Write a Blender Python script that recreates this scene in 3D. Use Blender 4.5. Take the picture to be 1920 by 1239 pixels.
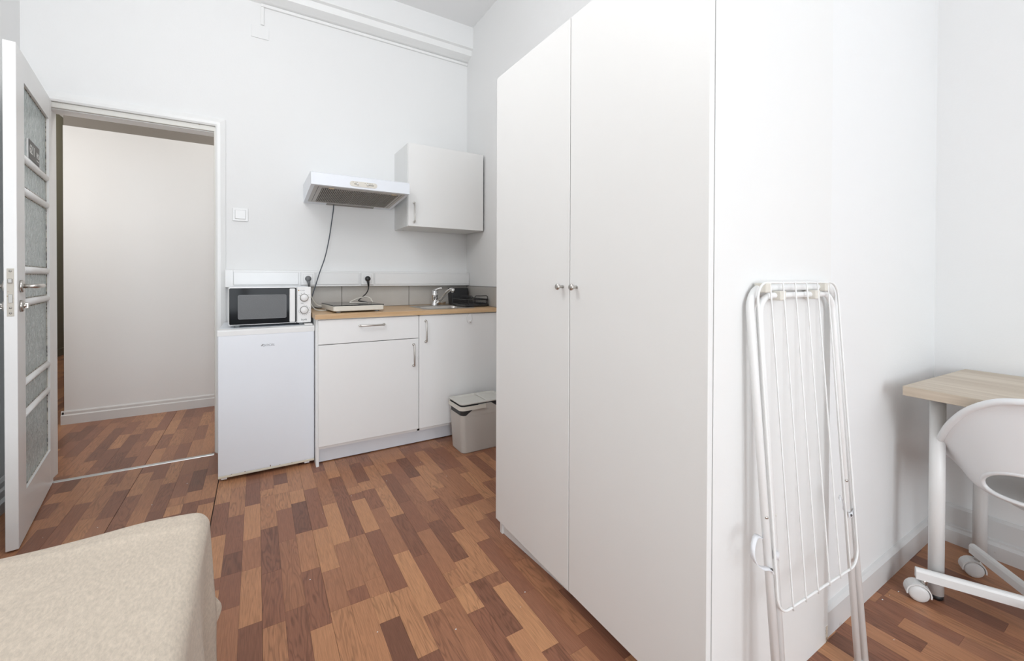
import bpy, bmesh, math, random
from mathutils import Vector, Matrix

# ---------------------------------------------------------------- clear
for o in list(bpy.data.objects):
    bpy.data.objects.remove(o)
SC = bpy.context.scene
COL = SC.collection
random.seed(7)

# ---------------------------------------------------------------- camera
CAM_H = 1.14
cam_d = bpy.data.cameras.new('camera')
cam_d.sensor_fit = 'HORIZONTAL'
cam_d.sensor_width = 36.0
cam_d.lens = 788.375 * 36.0 / 1920.0
cam_d.shift_y = -(619.5 - 527.372) / 1920.0
cam_d.clip_start = 0.02
cam = bpy.data.objects.new('camera', cam_d)
COL.objects.link(cam)
yaw, pit, rol = 0.545417, -0.0081916, 0.0033174
r_ = Vector((math.cos(yaw), -math.sin(yaw), 0))
f_ = Vector((math.sin(yaw), math.cos(yaw), 0))
u_ = Vector((0, 0, 1))
f2 = f_ * math.cos(pit) + u_ * math.sin(pit)
u2 = u_ * math.cos(pit) - f_ * math.sin(pit)
r3 = r_ * math.cos(rol) + u2 * math.sin(rol)
u3 = u2 * math.cos(rol) - r_ * math.sin(rol)
M = Matrix((r3, u3, -f2)).transposed().to_4x4()
M.translation = Vector((0, 0, CAM_H))
cam.matrix_world = M
SC.camera = cam

# ---------------------------------------------------------------- light
SC.view_settings.view_transform = 'Standard'
SC.view_settings.look = 'None'
SC.view_settings.exposure = 0.06
SC.view_settings.gamma = 1.0
SC.view_settings.use_curve_mapping = False
W = bpy.data.worlds.new('sky')
SC.world = W
W.use_nodes = True
bg = W.node_tree.nodes['Background']
bg.inputs[0].default_value = (0.80, 0.90, 1.0, 1)
bg.inputs[1].default_value = 1.0


def area(name, loc, rot, sx, sy, power, col=(1, 1, 1)):
    d = bpy.data.lights.new(name, 'AREA')
    d.shape = 'RECTANGLE'
    d.size, d.size_y = sx, sy
    d.energy = power
    d.color = col
    o = bpy.data.objects.new(name, d)
    o.location = loc
    o.rotation_euler = rot
    COL.objects.link(o)
    return o


PI = math.pi
REAR = -2.6
# daylight through the two windows behind the camera
area('daylight', (-0.20, REAR - 0.22, 1.6), (PI / 2, 0, 0), 1.5, 2.1, 82, (0.90, 0.955, 1.0))
area('daylight', (1.75, REAR - 0.22, 1.6), (PI / 2, 0, 0), 1.3, 2.1, 8, (0.90, 0.955, 1.0))


def globe(name, loc, radius, power, col):
    d = bpy.data.lights.new(name, 'POINT')
    d.shadow_soft_size = radius
    d.energy = power
    d.color = col
    o = bpy.data.objects.new(name, d)
    o.location = loc
    COL.objects.link(o)


# globe pendant of the room, above and out of the frame; unseen fills added to brighten the hall and corridor
globe('pendant_light', (-0.25, 1.35, 2.52), 0.28, 26, (0.97, 0.985, 1.0))
globe('hall_fill_light', (-1.75, 3.75, 1.95), 0.25, 17, (1.0, 0.98, 0.95))
globe('corridor_fill_light', (-1.9, 7.4, 3.0), 0.15, 30, (1.0, 0.98, 0.93))
globe('hall_fill_light', (0.35, 3.85, 2.9), 0.15, 16, (1.0, 0.98, 0.95))

# ---------------------------------------------------------------- materials
MATS = {}


def lin(c):
    return tuple(((v / 255) / 12.92 if v / 255 <= 0.04045 else ((v / 255 + 0.055) / 1.055) ** 2.4) for v in c)


def nt(name):
    m = bpy.data.materials.new(name)
    m.use_nodes = True
    t = m.node_tree
    return m, t, t.nodes['Principled BSDF']


def plain(name, rgb, rough=0.5, metal=0.0, var=0.03, scale=6.0, bump=0.0, bscale=80.0, coat=0.0, spec=0.5):
    """procedural material: faint mottling of one colour, optional fine relief"""
    if name in MATS:
        return MATS[name]
    m, t, p = nt(name)
    N, L = t.nodes, t.links
    c = lin(rgb) if max(rgb) > 1 else rgb
    g = N.new('ShaderNodeNewGeometry')
    n = N.new('ShaderNodeTexNoise')
    n.inputs['Scale'].default_value = scale
    n.inputs['Detail'].default_value = 4
    L.new(g.outputs['Position'], n.inputs['Vector'])
    mx = N.new('ShaderNodeMix')
    mx.data_type = 'RGBA'
    mx.inputs[6].default_value = tuple(v * (1 - var) for v in c) + (1,)
    mx.inputs[7].default_value = tuple(min(1, v * (1 + var)) for v in c) + (1,)
    L.new(n.outputs['Fac'], mx.inputs[0])
    L.new(mx.outputs[2], p.inputs['Base Color'])
    p.inputs['Roughness'].default_value = rough
    p.inputs['Metallic'].default_value = metal
    p.inputs['Specular IOR Level'].default_value = spec
    if coat:
        p.inputs['Coat Weight'].default_value = coat
        p.inputs['Coat Roughness'].default_value = 0.1
    if bump:
        n2 = N.new('ShaderNodeTexNoise')
        n2.inputs['Scale'].default_value = bscale
        n2.inputs['Detail'].default_value = 5
        L.new(g.outputs['Position'], n2.inputs['Vector'])
        b = N.new('ShaderNodeBump')
        b.inputs['Strength'].default_value = bump
        b.inputs['Distance'].default_value = 0.002
        L.new(n2.outputs['Fac'], b.inputs['Height'])
        L.new(b.outputs[0], p.inputs['Normal'])
    MATS[name] = m
    return m


def worn_paint(name, rgb, stain, amount=0.62, scale=14.0, rough=0.4):
    """painted wood with brownish chips and scuffs"""
    m, t, p = nt(name)
    N, L = t.nodes, t.links
    g = N.new('ShaderNodeNewGeometry')
    n = N.new('ShaderNodeTexNoise')
    n.inputs['Scale'].default_value = scale
    n.inputs['Detail'].default_value = 8
    n.inputs['Roughness'].default_value = 0.7
    L.new(g.outputs['Position'], n.inputs['Vector'])
    r = N.new('ShaderNodeValToRGB')
    r.color_ramp.elements[0].position = amount
    r.color_ramp.elements[0].color = lin(rgb) + (1,)
    r.color_ramp.elements[1].position = amount + 0.06
    r.color_ramp.elements[1].color = lin(stain) + (1,)
    L.new(n.outputs['Fac'], r.inputs[0])
    L.new(r.outputs[0], p.inputs['Base Color'])
    p.inputs['Roughness'].default_value = rough
    MATS[name] = m
    return m


def wood(name, light, dark, axis='X', across=30.0, along=1.6, rough=0.45, streak=0.5):
    """straight-grained board, grain along the object's own axis"""
    m, t, p = nt(name)
    N, L = t.nodes, t.links
    tc = N.new('ShaderNodeTexCoord')
    mp = N.new('ShaderNodeMapping')
    s = {'X': (along, across, across), 'Y': (across, along, across)}[axis]
    mp.inputs['Scale'].default_value = s
    L.new(tc.outputs['Object'], mp.inputs[0])
    n1 = N.new('ShaderNodeTexNoise')
    n1.inputs['Scale'].default_value = 1.0
    n1.inputs['Detail'].default_value = 5
    n1.inputs['Distortion'].default_value = 0.6
    L.new(mp.outputs[0], n1.inputs['Vector'])
    mp2 = N.new('ShaderNodeMapping')
    mp2.inputs['Scale'].default_value = tuple(v * 6 for v in s)
    L.new(tc.outputs['Object'], mp2.inputs[0])
    n2 = N.new('ShaderNodeTexNoise')
    n2.inputs['Scale'].default_value = 1.0
    n2.inputs['Detail'].default_value = 3
    L.new(mp2.outputs[0], n2.inputs['Vector'])
    a = N.new('ShaderNodeMix')
    a.data_type = 'FLOAT'
    a.inputs[0].default_value = 0.35
    L.new(n1.outputs['Fac'], a.inputs[2])
    L.new(n2.outputs['Fac'], a.inputs[3])
    r = N.new('ShaderNodeValToRGB')
    r.color_ramp.elements[0].position = 0.5 - streak * 0.3
    r.color_ramp.elements[0].color = lin(dark) + (1,)
    r.color_ramp.elements[1].position = 0.5 + streak * 0.3
    r.color_ramp.elements[1].color = lin(light) + (1,)
    L.new(a.outputs[0], r.inputs[0])
    L.new(r.outputs[0], p.inputs['Base Color'])
    p.inputs['Roughness'].default_value = rough
    MATS[name] = m
    return m


def laminate(name, attr):
    """floor strips: tone from the strip's own colour value, walnut/beech grain along y"""
    m, t, p = nt(name)
    N, L = t.nodes, t.links
    g = N.new('ShaderNodeNewGeometry')
    if attr:
        at = N.new('ShaderNodeAttribute')
        at.attribute_name = 'tone'
        sp = N.new('ShaderNodeSeparateColor')
        L.new(at.outputs['Color'], sp.inputs[0])
    else:
        oi = N.new('ShaderNodeObjectInfo')
        sp = N.new('ShaderNodeSeparateColor')
        L.new(oi.outputs['Color'], sp.inputs[0])
    tone, seed = sp.outputs[0], sp.outputs[1]
    off = N.new('ShaderNodeMath')
    off.operation = 'MULTIPLY'
    off.inputs[1].default_value = 37.0
    L.new(seed, off.inputs[0])
    cb = N.new('ShaderNodeCombineXYZ')
    L.new(off.outputs[0], cb.inputs[0])
    L.new(off.outputs[0], cb.inputs[1])
    L.new(off.outputs[0], cb.inputs[2])
    ad = N.new('ShaderNodeVectorMath')
    ad.operation = 'ADD'
    L.new(g.outputs['Position'], ad.inputs[0])
    L.new(cb.outputs[0], ad.inputs[1])

    def noise(scale, detail, dist):
        mp = N.new('ShaderNodeMapping')
        mp.inputs['Scale'].default_value = scale
        L.new(ad.outputs[0], mp.inputs[0])
        n = N.new('ShaderNodeTexNoise')
        n.inputs['Scale'].default_value = 1.0
        n.inputs['Detail'].default_value = detail
        n.inputs['Distortion'].default_value = dist
        L.new(mp.outputs[0], n.inputs['Vector'])
        return n.outputs['Fac']
    big = noise((22, 2.6, 1), 2, 0.4)
    # arched growth rings: contour lines of the broad noise
    mul = N.new('ShaderNodeMath')
    mul.operation = 'MULTIPLY'
    mul.inputs[1].default_value = 62.0
    L.new(big, mul.inputs[0])
    sn0 = N.new('ShaderNodeMath')
    sn0.operation = 'SINE'
    L.new(mul.outputs[0], sn0.inputs[0])
    sn1 = N.new('ShaderNodeMath')
    sn1.operation = 'MULTIPLY_ADD'
    sn1.inputs[1].default_value = 0.5
    sn1.inputs[2].default_value = 0.5
    L.new(sn0.outputs[0], sn1.inputs[0])
    sn2 = N.new('ShaderNodeMath')
    sn2.operation = 'POWER'
    sn2.inputs[1].default_value = 3.0
    L.new(sn1.outputs[0], sn2.inputs[0])
    sn = N.new('ShaderNodeMath')          # some strips show strong rings, some none
    sn.operation = 'MULTIPLY'
    L.new(sn2.outputs[0], sn.inputs[0])
    L.new(seed, sn.inputs[1])
    fine = noise((420, 16, 1), 3, 0.2)
    base = N.new('ShaderNodeValToRGB')
    cr = base.color_ramp
    cr.elements[0].position = 0.0
    cr.elements[0].color = (0.165, 0.073, 0.047, 1)
    cr.elements[1].position = 1.0
    cr.elements[1].color = (0.570, 0.293, 0.147, 1)
    e = cr.elements.new(0.35)
    e.color = (0.280, 0.122, 0.073, 1)
    e = cr.elements.new(0.65)
    e.color = (0.435, 0.207, 0.108, 1)
    L.new(tone, base.inputs[0])
    # brightness factor from rings and pores
    k1 = N.new('ShaderNodeMath')
    k1.operation = 'MULTIPLY_ADD'
    k1.inputs[1].default_value = -0.30
    k1.inputs[2].default_value = 0.0
    L.new(sn.outputs[0], k1.inputs[0])
    k2 = N.new('ShaderNodeMath')
    k2.operation = 'MULTIPLY_ADD'
    k2.inputs[1].default_value = 0.80
    k2.inputs[2].default_value = 0.66
    L.new(fine, k2.inputs[0])
    k3 = N.new('ShaderNodeMath')
    k3.operation = 'ADD'
    L.new(k1.outputs[0], k3.inputs[0])
    L.new(k2.outputs[0], k3.inputs[1])
    vm = N.new('ShaderNodeVectorMath')
    vm.operation = 'SCALE'
    L.new(base.outputs[0], vm.inputs[0])
    L.new(k3.outputs[0], vm.inputs['Scale'])
    L.new(vm.outputs[0], p.inputs['Base Color'])
    p.inputs['Roughness'].default_value = 0.30
    p.inputs['Specular IOR Level'].default_value = 0.28
    b = N.new('ShaderNodeBump')
    b.inputs['Strength'].default_value = 0.12
    b.inputs['Distance'].default_value = 0.0006
    L.new(fine, b.inputs['Height'])
    L.new(b.outputs[0], p.inputs['Normal'])
    MATS[name] = m
    return m


def textured_glass(name):
    m, t, p = nt(name)
    N, L = t.nodes, t.links
    tc = N.new('ShaderNodeTexCoord')
    mp = N.new('ShaderNodeMapping')
    mp.inputs['Scale'].default_value = (46, 1.0, 13)
    L.new(tc.outputs['Object'], mp.inputs[0])
    n = N.new('ShaderNodeTexNoise')
    n.inputs['Scale'].default_value = 1.6
    n.inputs['Detail'].default_value = 2.5
    n.inputs['Distortion'].default_value = 1.6
    L.new(mp.outputs[0], n.inputs['Vector'])
    b = N.new('ShaderNodeBump')
    b.inputs['Strength'].default_value = 1.0
    b.inputs['Distance'].default_value = 0.016
    L.new(n.outputs['Fac'], b.inputs['Height'])
    L.new(b.outputs[0], p.inputs['Normal'])
    r = N.new('ShaderNodeValToRGB')
    r.color_ramp.elements[0].position = 0.35
    r.color_ramp.elements[0].color = (0.50, 0.585, 0.58, 1)
    r.color_ramp.elements[1].position = 0.68
    r.color_ramp.elements[1].color = (0.84, 0.92, 0.91, 1)
    L.new(n.outputs['Fac'], r.inputs[0])
    L.new(r.outputs[0], p.inputs['Base Color'])
    p.inputs['Roughness'].default_value = 0.16
    p.inputs['Transmission Weight'].default_value = 0.10
    p.inputs['IOR'].default_value = 1.5
    MATS[name] = m
    return m


def fabric(name, rgb):
    m, t, p = nt(name)
    N, L = t.nodes, t.links
    g = N.new('ShaderNodeNewGeometry')
    mp = N.new('ShaderNodeMapping')
    mp.inputs['Scale'].default_value = (190, 85, 135)
    mp.inputs['Rotation'].default_value = (0, 0, 0.5)
    L.new(g.outputs['Position'], mp.inputs[0])
    n = N.new('ShaderNodeTexNoise')
    n.inputs['Scale'].default_value = 1.0
    n.inputs['Detail'].default_value = 5
    n.inputs['Roughness'].default_value = 0.65
    L.new(mp.outputs[0], n.inputs['Vector'])
    n2 = N.new('ShaderNodeTexNoise')
    n2.inputs['Scale'].default_value = 700.0
    n2.inputs['Detail'].default_value = 2
    L.new(g.outputs['Position'], n2.inputs['Vector'])
    c = lin(rgb)
    r = N.new('ShaderNodeValToRGB')
    r.color_ramp.elements[0].position = 0.3
    r.color_ramp.elements[0].color = tuple(v * 0.84 for v in c) + (1,)
    r.color_ramp.elements[1].position = 0.7
    r.color_ramp.elements[1].color = tuple(v * 1.11 for v in c) + (1,)
    L.new(n.outputs['Fac'], r.inputs[0])
    L.new(r.outputs[0], p.inputs['Base Color'])
    p.inputs['Roughness'].default_value = 0.95
    p.inputs['Sheen Weight'].default_value = 0.15
    a = N.new('ShaderNodeMath')
    a.operation = 'ADD'
    L.new(n.outputs['Fac'], a.inputs[0])
    L.new(n2.outputs['Fac'], a.inputs[1])
    b = N.new('ShaderNodeBump')
    b.inputs['Strength'].default_value = 0.45
    b.inputs['Distance'].default_value = 0.0012
    L.new(a.outputs[0], b.inputs['Height'])
    L.new(b.outputs[0], p.inputs['Normal'])
    MATS[name] = m
    return m


WALL = plain('wall_paint', (0.86, 0.86, 0.855), 0.75, var=0.012, scale=1.7, bump=0.15, bscale=140)
CEIL = plain('ceiling_paint', (0.90, 0.90, 0.90), 0.8, var=0.01)
HALLW = plain('hall_paint', (0.85, 0.845, 0.84), 0.75, var=0.015, scale=2.0, bump=0.12, bscale=140)
TAUPE = plain('taupe_paint', (0.25, 0.225, 0.20), 0.8, var=0.02)
OLIVE = plain('olive_corridor_paint', (0.16, 0.145, 0.10), 0.8, var=0.03)
TRIM = plain('trim_gloss_paint', (0.88, 0.88, 0.87), 0.35, var=0.02, scale=5)
WORN = worn_paint('chipped_trim_paint', (226, 224, 218), (150, 118, 82), 0.63, 22)
SKIRT = worn_paint('scuffed_skirting_paint', (222, 221, 220), (176, 166, 154), 0.66, 10)
MELA = plain('white_melamine', (0.84, 0.835, 0.82), 0.42, var=0.01, bump=0.05, bscale=260)
MELG = plain('grey_white_melamine', (0.80, 0.80, 0.785), 0.45, var=0.01)
MELK = plain('kitchen_front_white', (0.90, 0.90, 0.895), 0.38, var=0.01)
ENAM = plain('white_enamel', (0.85, 0.88, 0.93), 0.32, var=0.012, scale=9, bump=0.05, bscale=500)
PLAS = plain('white_plastic', (0.85, 0.85, 0.845), 0.3, var=0.012)
CREAM = plain('cream_plastic', (0.74, 0.71, 0.64), 0.35, var=0.015)
BINP = plain('greige_plastic', (0.58, 0.55, 0.51), 0.5, var=0.02, bump=0.08, bscale=500)
BINL = plain('pale_grey_lid_plastic', (0.64, 0.625, 0.58), 0.45, var=0.02)
GREYP = plain('dark_grey_plastic', (0.035, 0.036, 0.038), 0.5, var=0.05)
BLACK = plain('black_plastic', (0.012, 0.012, 0.013), 0.4, var=0.05)
BLKGL = plain('black_glass', (0.010, 0.011, 0.013), 0.08, var=0.05, spec=0.10)
PLUGG = plain('grey_plug_plastic', (0.16, 0.165, 0.17), 0.45, var=0.05)
STEEL = plain('brushed_steel', (0.60, 0.58, 0.55), 0.28, 1.0, var=0.04, scale=30)
DULL = plain('dull_steel', (0.42, 0.41, 0.39), 0.5, 1.0, var=0.06, scale=40)
JOINT = plain('shadow_joint_grey', (0.66, 0.66, 0.66), 0.8)  # grey put in for the thin shadow gaps round covers, plates and inserts
RACKB = plain('black_rack_coat', (0.022, 0.023, 0.025), 0.35, var=0.05)
CHROME = plain('chrome', (0.72, 0.72, 0.72), 0.08, 1.0, var=0.02)
ALU = plain('aluminium', (0.66, 0.67, 0.67), 0.35, 1.0, var=0.03, scale=20)
TILE = plain('grey_cement_tile', (0.50, 0.475, 0.44), 0.4, var=0.10, scale=5, bump=0.05)
GROUT = plain('dark_grout', (0.12, 0.11, 0.10), 0.9)
RACKW = plain('white_powder_coat', (0.87, 0.87, 0.86), 0.35, var=0.01)
SHELL = plain('white_chair_plastic', (0.89, 0.90, 0.91), 0.35, var=0.008)
CASTW = plain('pale_caster_plastic', (0.80, 0.795, 0.785), 0.4, var=0.01)
GLASSD = textured_glass('patterned_door_glass')
COVER = fabric('beige_bedspread', (210, 196, 179))
STRAP = plain('white_webbing', (0.78, 0.78, 0.80), 0.8, var=0.02, bump=0.2, bscale=900)
OAK = wood('oak_worktop', (222, 190, 150), (196, 158, 115), 'X', 40, 1.8, 0.4)
ASH = wood('ash_desktop', (216, 204, 187), (180, 162, 142), 'Y', 17, 0.9, 0.45, 0.7)
LAM = laminate('laminate_strip', False)
LAMS = laminate('laminate_strip_joined', True)
UNDER = plain('laminate_joint_core', (0.045, 0.030, 0.022), 0.9)
INK = plain('dark_print', (0.02, 0.02, 0.03), 0.5)
SILV = plain('silver_print', (0.20, 0.20, 0.21), 0.4)
WHITEINK = plain('white_print', (0.85, 0.85, 0.83), 0.5)
SIGN = plain('charcoal_sign_plastic', (0.055, 0.053, 0.05), 0.45, var=0.04)
MWIN = plain('microwave_window_mesh', (0.15, 0.155, 0.16), 0.3, var=0.25, scale=300, spec=0.2)
FILT = plain('hood_filter_grey', (0.34, 0.32, 0.29), 0.6, var=0.1, scale=30)
HOLE = plain('dark_recess', (0.03, 0.028, 0.025), 0.9)
RUST = plain('rust', (0.18, 0.075, 0.03), 0.9, var=0.3, scale=200)
AMBER = plain('amber_print', (0.55, 0.28, 0.06), 0.5)

# ---------------------------------------------------------------- mesh helpers


def add_box(bm, lo, hi, bev=0.0, seg=2):
    x0, y0, z0 = lo
    x1, y1, z1 = hi
    vs = [bm.verts.new(c) for c in ((x0, y0, z0), (x1, y0, z0), (x1, y1, z0), (x0, y1, z0),
                                    (x0, y0, z1), (x1, y0, z1), (x1, y1, z1), (x0, y1, z1))]
    fs = [bm.faces.new([vs[i] for i in f]) for f in
          ((0, 3, 2, 1), (4, 5, 6, 7), (0, 1, 5, 4), (1, 2, 6, 5), (2, 3, 7, 6), (3, 0, 4, 7))]
    if bev > 0:
        es = list({e for f in fs for e in f.edges})
        bmesh.ops.bevel(bm, geom=es, offset=bev, segments=seg, profile=0.5, affect='EDGES')
    return vs


def box(lo, hi, bev=0.0, seg=2):
    bm = bmesh.new()
    add_box(bm, lo, hi, bev, seg)
    return bm


def frame_of(d):
    d = d.normalized()
    a = Vector((0, 0, 1)) if abs(d.z) < 0.9 else Vector((1, 0, 0))
    u = d.cross(a).normalized()
    return u, d.cross(u).normalized()


def add_tube(bm, pts, r, n=10, closed=False, caps=True, smooth=True):
    pts = [Vector(p) for p in pts]
    m = len(pts)
    rad = r if isinstance(r, (list, tuple)) else [r] * m
    rings = []
    u = None
    for i, p in enumerate(pts):
        if closed:
            d = pts[(i + 1) % m] - pts[i - 1]
        elif i == 0:
            d = pts[1] - pts[0]
        elif i == m - 1:
            d = pts[-1] - pts[-2]
        else:
            d = (pts[i + 1] - p).normalized() + (p - pts[i - 1]).normalized()
        if d.length < 1e-9:
            d = Vector((0, 0, 1))
        d.normalize()
        if u is None:
            u, v = frame_of(d)
        else:
            u = (u - d * u.dot(d)).normalized()
            v = d.cross(u)
        rings.append([bm.verts.new(p + (u * math.cos(2 * PI * k / n) + v * math.sin(2 * PI * k / n)) * rad[i])
                      for k in range(n)])
    rng = range(m) if closed else range(m - 1)
    for i in rng:
        a, b = rings[i], rings[(i + 1) % m]
        for k in range(n):
            f = bm.faces.new((a[k], a[(k + 1) % n], b[(k + 1) % n], b[k]))
            f.smooth = smooth
    if caps and not closed:
        bm.faces.new(list(reversed(rings[0])))
        bm.faces.new(rings[-1])
    return rings


def tube(pts, r, n=10, closed=False):
    bm = bmesh.new()
    add_tube(bm, pts, r, n, closed)
    return bm


def add_cyl(bm, a, b, r, n=20, r2=None):
    a, b = Vector(a), Vector(b)
    u, v = frame_of(b - a)
    r2 = r if r2 is None else r2
    A = [bm.verts.new(a + (u * math.cos(2 * PI * k / n) + v * math.sin(2 * PI * k / n)) * r) for k in range(n)]
    B = [bm.verts.new(b + (u * math.cos(2 * PI * k / n) + v * math.sin(2 * PI * k / n)) * r2) for k in range(n)]
    for k in range(n):
        f = bm.faces.new((A[k], A[(k + 1) % n], B[(k + 1) % n], B[k]))
        f.smooth = True
    bm.faces.new(list(reversed(A)))
    bm.faces.new(B)


def cyl(a, b, r, n=20, r2=None):
    bm = bmesh.new()
    add_cyl(bm, a, b, r, n, r2)
    return bm


def add_lathe(bm, prof, origin, axis, n=28, smooth=True):
    """prof: (radius, height along axis)"""
    o, ax = Vector(origin), Vector(axis).normalized()
    u, v = frame_of(ax)
    rings = []
    for r, h in prof:
        if r < 1e-6:
            rings.append([bm.verts.new(o + ax * h)])
        else:
            rings.append([bm.verts.new(o + ax * h + (u * math.cos(2 * PI * k / n) + v * math.sin(2 * PI * k / n)) * r)
                          for k in range(n)])
    for a, b in zip(rings, rings[1:]):
        for k in range(n):
            k2 = (k + 1) % n
            if len(a) == 1:
                f = bm.faces.new((a[0], b[k2], b[k]))
            elif len(b) == 1:
                f = bm.faces.new((a[k], a[k2], b[0]))
            else:
                f = bm.faces.new((a[k], a[k2], b[k2], b[k]))
            f.smooth = smooth
    for rg, rev in ((rings[0], True), (rings[-1], False)):
        if len(rg) > 1:
            bm.faces.new(list(reversed(rg)) if rev else rg)


def lathe(prof, origin, axis, n=28):
    bm = bmesh.new()
    add_lathe(bm, prof, origin, axis, n)
    return bm


def add_prism(bm, poly, fn0, fn1, smooth=False):
    """poly of 2-D points; fn0/fn1 map a point to the two end caps"""
    A = [bm.verts.new(fn0(p)) for p in poly]
    B = [bm.verts.new(fn1(p)) for p in poly]
    n = len(poly)
    for k in range(n):
        f = bm.faces.new((A[k], A[(k + 1) % n], B[(k + 1) % n], B[k]))
        f.smooth = smooth
    bm.faces.new(list(reversed(A)))
    bm.faces.new(B)


def prism_x(poly, x0, x1):
    bm = bmesh.new()
    add_prism(bm, poly, lambda p: (x0, p[0], p[1]), lambda p: (x1, p[0], p[1]))
    return bm


def prism_y(poly, y0, y1):
    bm = bmesh.new()
    add_prism(bm, poly, lambda p: (p[0], y0, p[1]), lambda p: (p[0], y1, p[1]))
    return bm


def prism_z(poly, z0, z1):
    bm = bmesh.new()
    add_prism(bm, poly, lambda p: (p[0], p[1], z0), lambda p: (p[0], p[1], z1))
    return bm


def rrect(x0, y0, x1, y1, r, n=6):
    pts = []
    for cx, cy, a0 in ((x1 - r, y1 - r, 0), (x0 + r, y1 - r, 90), (x0 + r, y0 + r, 180), (x1 - r, y0 + r, 270)):
        for k in range(n + 1):
            a = math.radians(a0 + 90 * k / n)
            pts.append((cx + r * math.cos(a), cy + r * math.sin(a)))
    return pts


def spline(pts, n=8):
    """Catmull-Rom through the points"""
    P = [Vector(p) for p in pts]
    P = [2 * P[0] - P[1]] + P + [2 * P[-1] - P[-2]]
    out = []
    for i in range(1, len(P) - 2):
        for k in range(n):
            t = k / n
            a, b, c, d = P[i - 1], P[i], P[i + 1], P[i + 2]
            out.append(0.5 * ((2 * b) + (c - a) * t + (2 * a - 5 * b + 4 * c - d) * t * t + (3 * b - a - 3 * c + d) * t ** 3))
    out.append(P[-2])
    return out


def xform(bm, mat):
    bmesh.ops.transform(bm, matrix=mat, verts=bm.verts)
    return bm


def obj(name, bm, mat, parent=None, world=True):
    """link a bmesh as one mesh object; geometry is given in world space and moved into the parent's space"""
    me = bpy.data.meshes.new(name)
    bmesh.ops.recalc_face_normals(bm, faces=bm.faces)
    o = bpy.data.objects.new(name, me)
    if parent is not None:
        o.parent = parent
        if world:
            org = WORLD_LOC.get(parent.name)
            if org is not None:
                bmesh.ops.translate(bm, vec=-org, verts=bm.verts)
                WORLD_LOC[o.name] = org
    else:
        # origin at the base centre
        if bm.verts:
            xs = [v.co for v in bm.verts]
            lo = Vector((min(c.x for c in xs), min(c.y for c in xs), min(c.z for c in xs)))
            hi = Vector((max(c.x for c in xs), max(c.y for c in xs), max(c.z for c in xs)))
            org = Vector(((lo.x + hi.x) / 2, (lo.y + hi.y) / 2, lo.z))
            bmesh.ops.translate(bm, vec=-org, verts=bm.verts)
            o.location = org
            WORLD_LOC[o.name] = org
    bm.to_mesh(me)
    bm.free()
    me.materials.append(mat)
    COL.objects.link(o)
    return o


WORLD_LOC = {}


def tag(o, label=None, cat=None, group=None, kind=None):
    if label:
        o['label'] = label
    if cat:
        o['category'] = cat
    if group:
        o['group'] = group
    if kind:
        o['kind'] = kind
    return o


def thing(name, label, cat, loc=(0, 0, 0), rz=0.0, group=None):
    o = bpy.data.objects.new(name, None)
    o.empty_display_size = 0.1
    o.location = loc
    o.rotation_euler = (0, 0, rz)
    COL.objects.link(o)
    WORLD_LOC[o.name] = Vector(loc)
    return tag(o, label, cat, group)


def struct(name, bm, mat, parent=None):
    o = obj(name, bm, mat, parent)
    if parent is None:
        o['kind'] = 'structure'
    return o


def lettering(name, text, size, origin, xdir, up, mat, parent, depth=0.0008, align='LEFT', squash=1.0, shear=0.0):
    cu = bpy.data.curves.new('lettering', 'FONT')
    cu.body = text
    cu.size = size
    cu.align_x = align
    cu.extrude = depth
    cu.shear = shear
    cu.resolution_u = 3
    tmp = bpy.data.objects.new('lettering_tmp', cu)
    COL.objects.link(tmp)
    dg = bpy.context.evaluated_depsgraph_get()
    me = bpy.data.meshes.new_from_object(tmp.evaluated_get(dg))
    bpy.data.objects.remove(tmp)
    bpy.data.curves.remove(cu)
    x = Vector(xdir).normalized()
    y = Vector(up).normalized()
    z = x.cross(y)
    mm = Matrix((x * squash, y, z)).transposed().to_4x4()
    mm.translation = Vector(origin)
    bm = bmesh.new()
    bm.from_mesh(me)
    bpy.data.meshes.remove(me)
    bmesh.ops.transform(bm, matrix=mm, verts=bm.verts)
    return tag(obj(name, bm, mat, parent), kind='stuff')


# ================================================================ THE SETTING
LX, RX, FX = -1.09, 1.556, 2.596       # left wall, niche right wall, far right wall
KY, SY = 3.325, 0.627                  # kitchen wall, short wall beside the wardrobe
CZ = 3.24
TK = 0.105                             # kitchen wall thickness

# floor slab (core under the laminate)
bm = bmesh.new()
add_box(bm, (LX - 0.1, REAR - 0.1, -0.06), (FX + 0.1, KY + 0.02, -0.0045))
add_box(bm, (-2.55, KY + 0.0, -0.06), (1.3, 9.7, -0.0045))
floor = struct('floor', bm, UNDER)

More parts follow.
